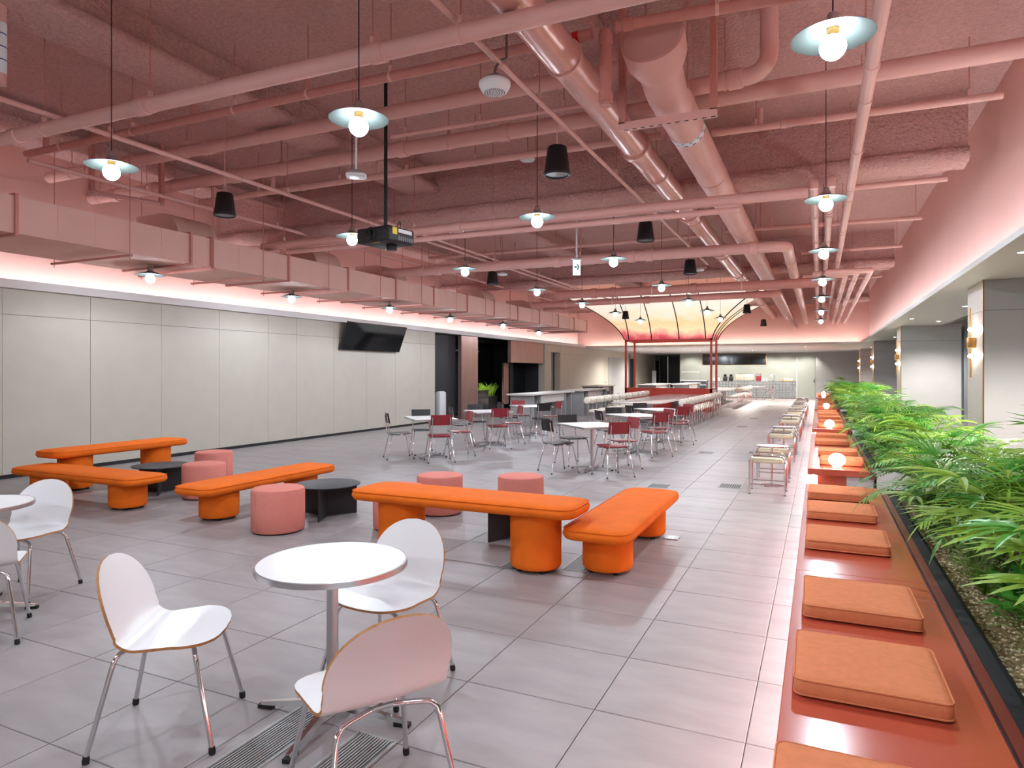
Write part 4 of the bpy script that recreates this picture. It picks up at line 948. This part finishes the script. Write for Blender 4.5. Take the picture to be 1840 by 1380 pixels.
# low leafy plants
def cover(rng, m, n, L_, w_, h_):
    g = G()
    for k in range(n):
        a = rng.uniform(0, 6.28); r = rng.uniform(0, .12); z = rng.uniform(.02, h_); ti = rng.uniform(.1, .9); d = Vector((math.cos(a), math.sin(a), ti))
        p = Vector((r * math.cos(a), r * math.sin(a), z)); g.tube([(0, 0, 0), p], .002, 3, False); leaf(g, p, d, (0, 0, 1), L_ * rng.uniform(.6, 1.1), w_ * rng.uniform(.7, 1.1), .35, 4)
    return g.mesh('foliage', m, 0)
COV = [cover(rng, 'leaf_c', 26, .15, .042, .14), cover(rng, 'leaf_v', 34, .10, .022, .2), cover(rng, 'leaf_b', 40, .12, .02, .22), cover(rng, 'leaf_c', 22, .13, .05, .1), cover(rng, 'leaf_a', 60, .1, .008, .16)]
CN = [('pothos_plant', 'broad leaved green pothos'), ('variegated_shrub', 'small shrub with cream edged leaves'), ('leafy_shrub', 'small dark green shrub'), ('pothos_plant', 'low heart leaved pothos'), ('asparagus_fern', 'feathery asparagus fern')]
spots = [(.98, 2.62, 0), (1.12, 2.9, 3), (.82, 3.02, 3), (.80, 3.62, 4), (1.0, 3.5, 0), (.80, 4.0, 3), (.92, 4.35, 0), (.76, 4.75, 1), (.95, 5.2, 2), (.74, 5.35, 1), (.72, 5.75, 1), (.95, 5.85, 2), (.72, 6.3, 2), (.75, 6.75, 1), (.72, 7.2, 2), (.95, 6.5, 2), (.9, 7.15, 0), (.72, 4.4, 4), (.75, 4.95, 2), (.85, 4.6, 2), (.85, 5.55, 2), (.82, 6.05, 1), (.72, 6.05, 2), (.72, 6.55, 2), (.72, 7.0, 1), (1.2, 3.7, 3), (1.15, 4.4, 0)]
y = 8.95
while y < 38:
    spots.append((rng.choice((.70, .74, .8)), y, rng.randrange(5))); y += .28 if y < 14 else .42 if y < 22 else .8
cnt = {}
for x, y, k in spots:
    x += .11
    sec = 'first' if y < 8 else 'second' if y < 14 else 'third' if y < 22 else 'fourth'; nm, lb = CN[k]; cnt[(sec, lb)] = cnt.get((sec, lb), 0) + 1
    t = thing(nm, '%s, %s of its kind from the camera, %s planter' % (lb, ORD[cnt[(sec, lb)] - 1], sec), 'plant', (x, y, .375), rng.uniform(0, 6.28), 'low plants in the planters')
    o = link('foliage', COV[k], t); s_ = rng.uniform(.85, 1.25); o.scale = (s_, s_, s_)

# ---- bench and cushions on the far side of the plants
t = thing('lacquer_bench', 'red bench glimpsed through the palms on the window side', 'bench', (0, 0, 0))
G().box(1.56, 3.0, .378, 2.02, 7.4, .45).build('seat_board', 'red_lacq', t, 0); G().box(1.66, 3.1, 0, 1.95, 7.3, .378).build('support', 'red_lacq', t, 0)
G().box(1.56, 8.75, .378, 2.02, 10.8, .45).build('seat_board', 'red_lacq', t, 0); G().box(1.66, 8.9, 0, 1.95, 10.7, .378).build('support', 'red_lacq', t, 0)
for q, y in enumerate((4.2, 5.4, 6.6, 9.6)): dup(cu, (1.78, y, .4515), 0, 'terracotta cushion behind the palms, %s from the camera' % ORD[q])

# ---- twin screen on the left wall (leans forward from its top)
p0, p1 = atx(607, 600, XL).y, atx(713, 600, XL).y
t = thing('wall_television', 'wide dark twin screen tilted out from the beige wall', 'television', (XL, p0, 2.5))
L_ = p1 - p0
for k in range(2):
    a, b_ = L_ * k / 2, L_ * (k + 1) / 2
    G().add([(.36, a, .37), (.36, b_ - .006, .37), (.09, b_ - .006, -.33), (.09, a, -.33), (.30, a, .39), (.30, b_ - .006, .39), (.03, b_ - .006, -.31), (.03, a, -.31)],
            [(0, 3, 2, 1), (4, 5, 6, 7), (0, 1, 5, 4), (1, 2, 6, 5), (2, 3, 7, 6), (3, 0, 4, 7)]).build('screen', 'screen', t, 0)
G().box(0, L_ * .3, -.1, .12, L_ * .7, .1).build('bracket', 'black_metal', t, 0)
# ---- floor air grilles
def grille(label, x, y, L_, W, n, rz=0, solid=False):
    t = thing('floor_grille', label, 'floor grille', (x, y, 0), rz, 'floor air grilles')
    G().box(-W / 2 + .012, -L_ / 2 + .012, .0005, W / 2 - .012, L_ / 2 - .012, .001).build('well', 'black', t, 0)
    g = G()
    for s_ in (-1, 1): g.box(s_ * W / 2 - .008, -L_ / 2, .0005, s_ * W / 2 + .008, L_ / 2, .004); g.box(-W / 2, s_ * L_ / 2 - .006, .0005, W / 2, s_ * L_ / 2 + .006, .004)
    g.build('frame', 'grille_alu', t, 0)
    sm_ = G().box(-.0035, -L_ / 2, .001, .0035, L_ / 2, .004).mesh('slat', 'grille_alu', 0)
    for k in range(n): link('slat', sm_, t, (-W / 2 + W * (k + .5) / n, 0, 0))
    return t
c_ = (atz(415, 1330) + atz(415, 1330)) / 2
a, b_ = atz(525, 1281), atz(395, 1365); d = a - b_; 
grille('long slatted floor grille between the profile chair and the table base', X0 - TX + .52 - .34, (a.y + b_.y) / 2 - .35, 1.25, .19, 13)
a = atz(676, 1326)
grille('long slatted floor grille under the chair with its back turned', a.x, a.y - .62, 1.25, .19, 13)
a = atz(1036, 1025); grille('slatted floor grille at the foot of the low bench by the aisle', a.x - .02, a.y + .3, .65, .19, 12)
a = atz(916, 1023); grille('slatted floor grille behind the leg of the tall bench', a.x, a.y + .33, .65, .19, 12)
wd2 = ['nearest', 'second', 'third', 'fourth', 'fifth', 'sixth', 'seventh']
for q, v in enumerate((873.5, 813.5, 766.7, 751.7, 738.7, 730, 722)):
    for k, X_ in enumerate((-2.03, -1.12)):
        yy = atz(1250, v).y
        yy = 1.6 * F / (v - V0) / ct + X_ * st / ct
        grille('square floor grille in the aisle, %s pair from the camera, %s side' % (wd2[q], ('wall', 'bench')[k]), X_ - .35 if q > 0 and False else X_, yy, .34, .3, 10)
a = atz(1207, 967)
t = thing('floor_outlet', 'metal floor outlet cover beside the low bench leg', 'floor outlet', (a.x, a.y, 0))
G().rbox(-.07, -.07, .001, .07, .07, .008, .002, 1).build('cover', 'steel', t, 0); G().box(-.03, -.05, .008, .03, .05, .0095).build('flap', 'alu', t, 0)

# ---- grey high tables
def high_table(label, x0, x1, y0, y1, h_=.95):
    t = thing('high_table', label, 'high table', ((x0 + x1) / 2, y0, 0), 0, 'grey high tables')
    W = x1 - x0; L_ = y1 - y0
    G().rbox(-W / 2, 0, h_ - .045, W / 2, L_, h_, .004, 1).build('table_top', 'grey_table_top', t, 0)
    for y in (.18, L_ - .78):
        G().box(-W / 2 + .05, y, 0, W / 2 - .05, y + .06, h_ - .045).build('leg_panel', 'grey_table', t, 0); G().box(-W / 2 + .05, y + .54, 0, W / 2 - .05, y + .6, h_ - .045).build('leg_panel', 'grey_table', t, 0)
        G().box(-.03, y + .06, 0, .03, y + .54, h_ - .045).build('leg_web', 'grey_table', t, 0)
    G().box(-W / 2 + .1, .78, h_ - .30, -W / 2 + .14, L_ - .78, h_ - .045).build('apron', 'grey_table_top', t, 0); G().box(W / 2 - .14, .78, h_ - .30, W / 2 - .1, L_ - .78, h_ - .045).build('apron', 'grey_table_top', t, 0)
    return t
high_table('grey high table with panel legs behind the square tables', -8.45, -7.6, 17.9, 21.6)
high_table('grey high table with panel legs, second behind the square tables', -8.45, -7.65, 22.6, 25.9)
high_table('grey high counter farther back along the beige wall', -10.2, -9.3, 29.8, 32.6, .95)
high_table('grey high table glimpsed behind the red kiosk', -8.6, -7.7, 34.0, 38.5, .95)
high_table('second grey high table glimpsed behind the red kiosk', -7.4, -6.5, 37.0, 41.5, .95)
t = thing('white_bollard', 'white upright wing panel at the edge of the dark opening', 'panel', (-11.16, 18.5, 0))
G().rbox(-.06, -.12, 0, .12, .28, .95, .02).build('body', 'planter_white', t); G().box(-.02, -.08, .95, .08, .24, .975).build('top_cap', 'white_trim', t, 0)
t = thing('glass_balustrade', 'glass balustrade with black rail inside the dark opening', 'balustrade', (XL - .9, 21.2, 0))
G().box(-.01, 0, .05, .01, 2.4, .85).build('glass', 'dark_glass', t, 0); G().box(-.025, -.02, .85, .025, 2.45, .89).build('rail', 'black', t, 0)
t = thing('potted_grass', 'lit green potted grass inside the dark opening', 'plant', (XL - 1.5, atx(873, 690, XL - 1.5).y, .55))
G().box(-.25, -.6, -.55, .25, .6, .05).build('pot', 'black_metal', t, 0)
g = G()
for k in range(120):
    a = rng.uniform(0, 6.28); leaf(g, (rng.uniform(-.2, .2), rng.uniform(-.5, .5), .03), (math.cos(a) * .35, math.sin(a) * .8, 1), (1, 0, 0), rng.uniform(.5, 1.0), .015, .3, 4)
g.build('foliage', 'leaf_a', t, 0)
spot((XL - 1.1, atx(873, 690, XL - 1.5).y - .4, 2.4), 120, 60, .05, (XL - 1.5, atx(873, 690, XL - 1.5).y, .9))

# ---- long stone tables with roll-back chairs
def roll_chair(label, loc, rz):
    t = thing('roll_chair', label, 'chair', loc, rz, 'roll backed chairs')
    G().lathe([(.001, -.37), (.085, -.37), (.102, -.355), (.102, .355), (.085, .37), (.001, .37)], 18, caps=False).build('back_roll', 'cream_roll', t, 50, loc=(-.24, 0, .76), rot=(PI / 2, 0, 0))
    for y in (-.27, .27): G().lathe([(.103, -.012), (.109, -.009), (.109, .009), (.103, .012)], 18, caps=False).build('band', 'chrome', t, loc=(-.24, y, .76), rot=(PI / 2, 0, 0))
    G().rbox(-.22, -.24, .40, .22, .24, .48, .03, 2).build('seat', 'cream_roll', t)
    for s_ in (-1, 1):
        G().tube([(-.26, .22 * s_, 0), (-.26, .22 * s_, .42), (-.25, .22 * s_, .70)], .012, 6).build('leg', 'chrome', t); G().tube([(.2, .22 * s_, 0), (.21, .22 * s_, .36), (.19, .22 * s_, .40), (-.26, .22 * s_, .40)], .012, 6).build('leg', 'chrome', t, 60)
    return t
def long_table(label, x0, x1, y0, y1):
    t = thing('long_table', label, 'table', ((x0 + x1) / 2, (y0 + y1) / 2, 0))
    hx, hy = (x1 - x0) / 2, (y1 - y0) / 2
    G().loft([[(x, y, z) for x, y in rrect(0, 0, hx - i_, hy - i_, hx * .62, 10)] for i_, z in ((.03, .68), (0, .69), (0, .715), (.006, .72))]).build('table_top', 'marble', t, 40)
    for y in (-hy * .6, hy * .6): G().lathe([(.35, 0), (.35, .03), (.2, .06), (.2, .66), (.3, .68)], 24, (0, y, 0)).build('pedestal', 'steel', t)
    return t
long_table('long oval stone table before the red kiosk', -5.55, -4.05, 18.6, 26.9)
rc = None
for sd, X_, rz, y0 in (('aisle', -3.62, PI, 18.75), ('wall', -5.98, 0, 19.1)):
    for k in range(9):
        y = y0 + .87 * k; lb = 'cream roll backed chair, %s side of the front long table, %s from the camera' % (sd, ORD[k])
        if rc is None: rc = roll_chair(lb, (X_, y, 0), rz)
        else: dup(rc, (X_, y, 0), rz, lb)
long_table('long oval stone table behind the red kiosk', -5.55, -4.05, 31.4, 39.6)
for k in range(8): dup(rc, (-3.62, 32.2 + .87 * k, 0), PI, 'cream roll backed chair at the long table behind the kiosk, %s from the camera' % ORD[k])

# ---- red kiosk with glowing flared canopy
KX0, KX1, KY0, KY1, KZ = -7.42, -3.86, 27.4, 28.95, 2.92
t = thing('kiosk', 'red kiosk counter with four red posts under the glowing canopy', 'kiosk', (0, 0, 0))
for k in range(3): G().box(KX0 + (KX1 - KX0) * k / 3 + .003, KY0, .06, KX0 + (KX1 - KX0) * (k + 1) / 3 - .003, KY0 + .04, .92).build('front_panel', 'red_paint', t, 0)
G().box(KX0, KY0 + .04, .06, KX0 + .04, KY1, .92).build('side_panel', 'red_paint', t, 0); G().box(KX1 - .04, KY0 + .3, .1, KX1 - .01, KY1 - .3, .88).build('side_panel', 'alu', t, 0)
G().box(KX1 - .04, KY0 + .04, .06, KX1, KY0 + .3, .92).box(KX1 - .04, KY1 - .3, .06, KX1, KY1, .92).build('side_panel', 'red_paint', t, 0)
G().box(KX0 + .04, KY0 + .04, .86, KX1 - .04, KY1, .90).build('worktop', 'white_trim', t, 0); G().box(KX0, KY0 + .03, 0, KX1, KY1, .06).build('plinth', 'red_lip', t, 0)
G().box(KX0 - .01, KY0 - .01, .92, KX1 + .01, KY0 + .05, .945).box(KX1 - .05, KY0, .92, KX1 + .01, KY1, .945).build('counter_rim', 'red_paint', t, 0)
for x in (KX0, KX1 - .08):
    for y in (KY0, KY1 - .08): G().box(x, y, 0, x + .08, y + .08, KZ).build('post', 'red_paint', t, 0)
g = G(); g.box(KX0, KY0, KZ - .04, KX1, KY0 + .08, KZ + .03); g.box(KX0, KY1 - .08, KZ - .04, KX1, KY1, KZ + .03); g.box(KX0, KY0, KZ - .04, KX0 + .08, KY1, KZ + .03); g.box(KX1 - .08, KY0, KZ - .04, KX1, KY1, KZ + .03); g.build('top_frame', 'red_paint', t, 0)
cn = thing('canopy', 'glowing cream and rose flared fabric canopy with dark ribs', 'canopy', ((KX0 + KX1) / 2, (KY0 + KY1) / 2, KZ + .03))
hx, hy = (KX1 - KX0) / 2, (KY1 - KY0) / 2; A_, B_ = 1.75, 1.75; n = 14
prof = [(.3 * z + .5 * z * z, z) for z in [1.72 * k / n for k in range(n + 1)]]
G().loft([[(-hx - o_, -hy - o_, z), (hx + o_, -hy - o_, z), (hx + o_, hy + o_, z), (-hx - o_, hy + o_, z)] for o_, z in prof], False).build('fabric', 'canopy', cn, 20)
def rib(fx, fy, sx_, sy_): G().tube([(fx + sx_ * (o_ + .01) , fy + sy_ * (o_ + .01), z) for o_, z in prof], .022, 5).build('rib', 'black_metal', cn, 60)
for x in (-hx * .9, -hx * .36, hx * .27, hx * .86): rib(x, -hy, 0, -1)
for sx_ in (-1, 1):
    for sy_ in (-1, 1): rib(sx_ * hx, sy_ * hy, sx_, sy_)
for y in (-hy * .35, hy * .35): rib(hx, y, 1, 0)
G().box(-hx + .1, -hy + .1, .0, hx - .1, hy - .1, .02).build('diffuser', 'exit_white', cn, 0)

# ---- bar at the far end
t = thing('bar_counter', 'long bar counter fronted with small grey glass blocks', 'bar counter', (0, 0, 0))
BA, BB, BY = -6.3, -1.24, 42.8
G().box(BA, BY, 1.0, BB, BY + .8, 1.05).build('worktop', 'steel', t, 0); G().box(BA, BY + .05, 0, BB, BY + .7, 1.0).build('body', 'grey_wall', t, 0)
g = G(); nx, nz_ = 28, 6
for i in range(nx):
    for j in range(nz_): g.box(BA + (BB - BA) * (i + .12) / nx, BY + .0, .06 + .94 * (j + .12) / nz_, BA + (BB - BA) * (i + .88) / nx, BY + .05, .06 + .94 * (j + .88) / nz_)
o = g.build('glass_block_front', 'glass_block', t, 0); o['kind'] = 'stuff'
g = G()
for i in range(nx + 1): g.box(BA + (BB - BA) * i / nx - .012, BY + .01, .03, BA + (BB - BA) * i / nx + .012, BY + .05, 1.0)
for j in range(nz_ + 1): g.box(BA, BY + .01, .05 + .94 * j / nz_ - .012, BB, BY + .05, .05 + .94 * j / nz_ + .012)
g.build('lattice', 'alu', t, 0)
t = thing('display_case', 'glass pastry display case at the left end of the bar', 'display case', (-8.0, 42.8, 0))
for z in (.03, .5, .78, 1.05): G().box(0, 0, z, 1.65, .8, z + .03).build('shelf', 'white_trim', t, 0)
G().box(0, 0, .0, .04, .8, 1.05).build('side_panel', 'steel', t, 0); G().box(1.61, 0, 0, 1.65, .8, 1.05).build('side_panel', 'steel', t, 0); G().box(0.04, .76, .06, 1.61, .79, 1.05).build('back_panel', 'steel', t, 0)
g = G()
for a, b_, c, d in ((.1, .1, 1.2, .12), (.1, .6, 1.2, .62), (.1, .1, .12, .6), (1.18, .1, 1.2, .6)): g.box(a, b_, 1.08, c, d, 1.62)
for x in (.1, 1.18): g.box(x, .1, 1.08, x + .02, .12, 1.64)
G().box(.1, .1, 1.6, 1.2, .62, 1.62).build('case_lid', 'white_trim', t, 0)
for x in (.1, 1.18):
    for y in (.1, .6): G().box(x, y, 1.08, x + .02, y + .02, 1.6).build('case_post', 'alu', t, 0)
t = thing('steel_shelf', 'small steel shelf rack left of the pastry case', 'rack', (-8.75, 42.9, 0))
for z in (.1, .35, .6, .83): G().box(0, 0, z, .55, .5, z + .02).build('shelf', 'steel', t, 0)
for x in (0, .53): G().box(x, 0, 0, x + .02, .5, .85).build('side_frame', 'steel', t, 0)
t = thing('menu_screen', 'long black menu screen above the bar', 'screen', (-7.1, YE - .08, 2.1))
for k in range(4): G().box(k * 1.0 + .004, 0, 0, (k + 1) * 1.0 - .004, .06, .68).build('screen', 'screen', t, 0)
G().box(-.02, .06, -.02, 4.02, .08, .7).build('frame', 'brass', t, 0)
t = thing('espresso_machine', 'rose steel espresso machine on the bar', 'coffee machine', (-4.65, 43.1, 1.05))
G().rbox(0, 0, .06, 1.1, .5, .42, .03).build('body', 'rose_gold', t)
for x in (.1, 1.0): G().lathe([(.03, 0), (.03, .06)], 10, (x, .25, 0)).build('foot', 'chrome', t)
G().box(.42, -.003, .22, .56, .0, .25).build('badge', 'black_metal', t, 0); G().box(.05, .05, .42, 1.05, .45, .45).build('cup_rail', 'chrome', t, 0)
for q, (x, lb) in enumerate(((-5.3, 'black coffee grinder left of the espresso machine'), (-4.95, 'second black coffee grinder touching the espresso machine'))):
    t = thing('coffee_grinder', lb, 'coffee grinder', (x, 43.2, 1.05), 0, 'black coffee grinders')
    G().rbox(-.12, -.15, 0, .12, .15, .28, .02).build('body', 'black', t); G().lathe([(.07, .28), (.1, .38), (.1, .4)], 12).build('hopper', 'dark_glass', t)
t = thing('drink_canister', 'dark red canister box right of the espresso machine', 'canister', (-3.48, 43.2, 1.05)); G().rbox(0, 0, 0, .28, .25, .45, .01).build('box', 'burgundy', t); G().box(0, -.002, .3, .28, 0, .42).build('lid_band', 'steel', t, 0)
for q, x in enumerate((-3.12, -3.02, -2.86)):
    t = thing('syrup_bottle', 'small syrup bottle on the bar, %s right of the red canister' % ORD[q], 'bottle', (x, 43.1, 1.05), 0, 'bottles on the bar')
    G().lathe([(.03, 0), (.03, .14), (.012, .18), (.012, .22)], 10).build('bottle_body', 'label_white', t); G().lathe([(.014, .22), (.014, .25)], 8).build('cap', 'black', t)
t = thing('desk_lamp', 'black and white anglepoise lamp on the bar', 'lamp', (-2.5, 43.2, 1.05))
G().lathe([(.07, 0), (.07, .02)], 14).build('base', 'black', t); G().tube([(0, 0, .02), (.1, 0, .25), (0, 0, .42)], .012, 6).build('arm', 'black', t); G().lathe([(.1, 0), (.03, .16), (.02, .18)], 14).build('shade', 'white_plastic', t, loc=(-.12, 0, .3), rot=(0, .9, 0))
t = thing('wooden_tray', 'pale wooden tray and boxes at the right end of the bar', 'tray', (-2.1, 43.1, 1.05)); G().box(0, 0, 0, .75, .3, .04).build('base', 'ply', t, 0); G().rbox(.2, .02, .04, .7, .28, .16, .01).build('box', 'cream', t)
for q, (x, h_) in enumerate(((-6.1, .3), (-5.95, .22), (-5.8, .3), (-5.65, .25))):
    t = thing('condiment_jar', 'white jar on the bar near the pastry case, %s from it' % ORD[q], 'jar', (x, 43.1, 1.05), 0, 'jars on the bar'); G().lathe([(.05, 0), (.06, h_ * .5), (.04, h_ * .9)], 12).build('jar_body', 'white_plastic', t); G().lathe([(.045, h_ * .9), (.045, h_)], 12).build('lid', 'steel', t)
t = thing('information_kiosk', 'slim white freestanding sign between the dark doorways', 'sign', (-10.6, 47.0, 0)); G().rbox(-.15, -.05, 0, .15, .05, 1.7, .03).build('body', 'white_plastic', t); G().box(-.09, -.055, 1.4, .09, -.05, 1.58).build('display', 'label_white', t, 0)
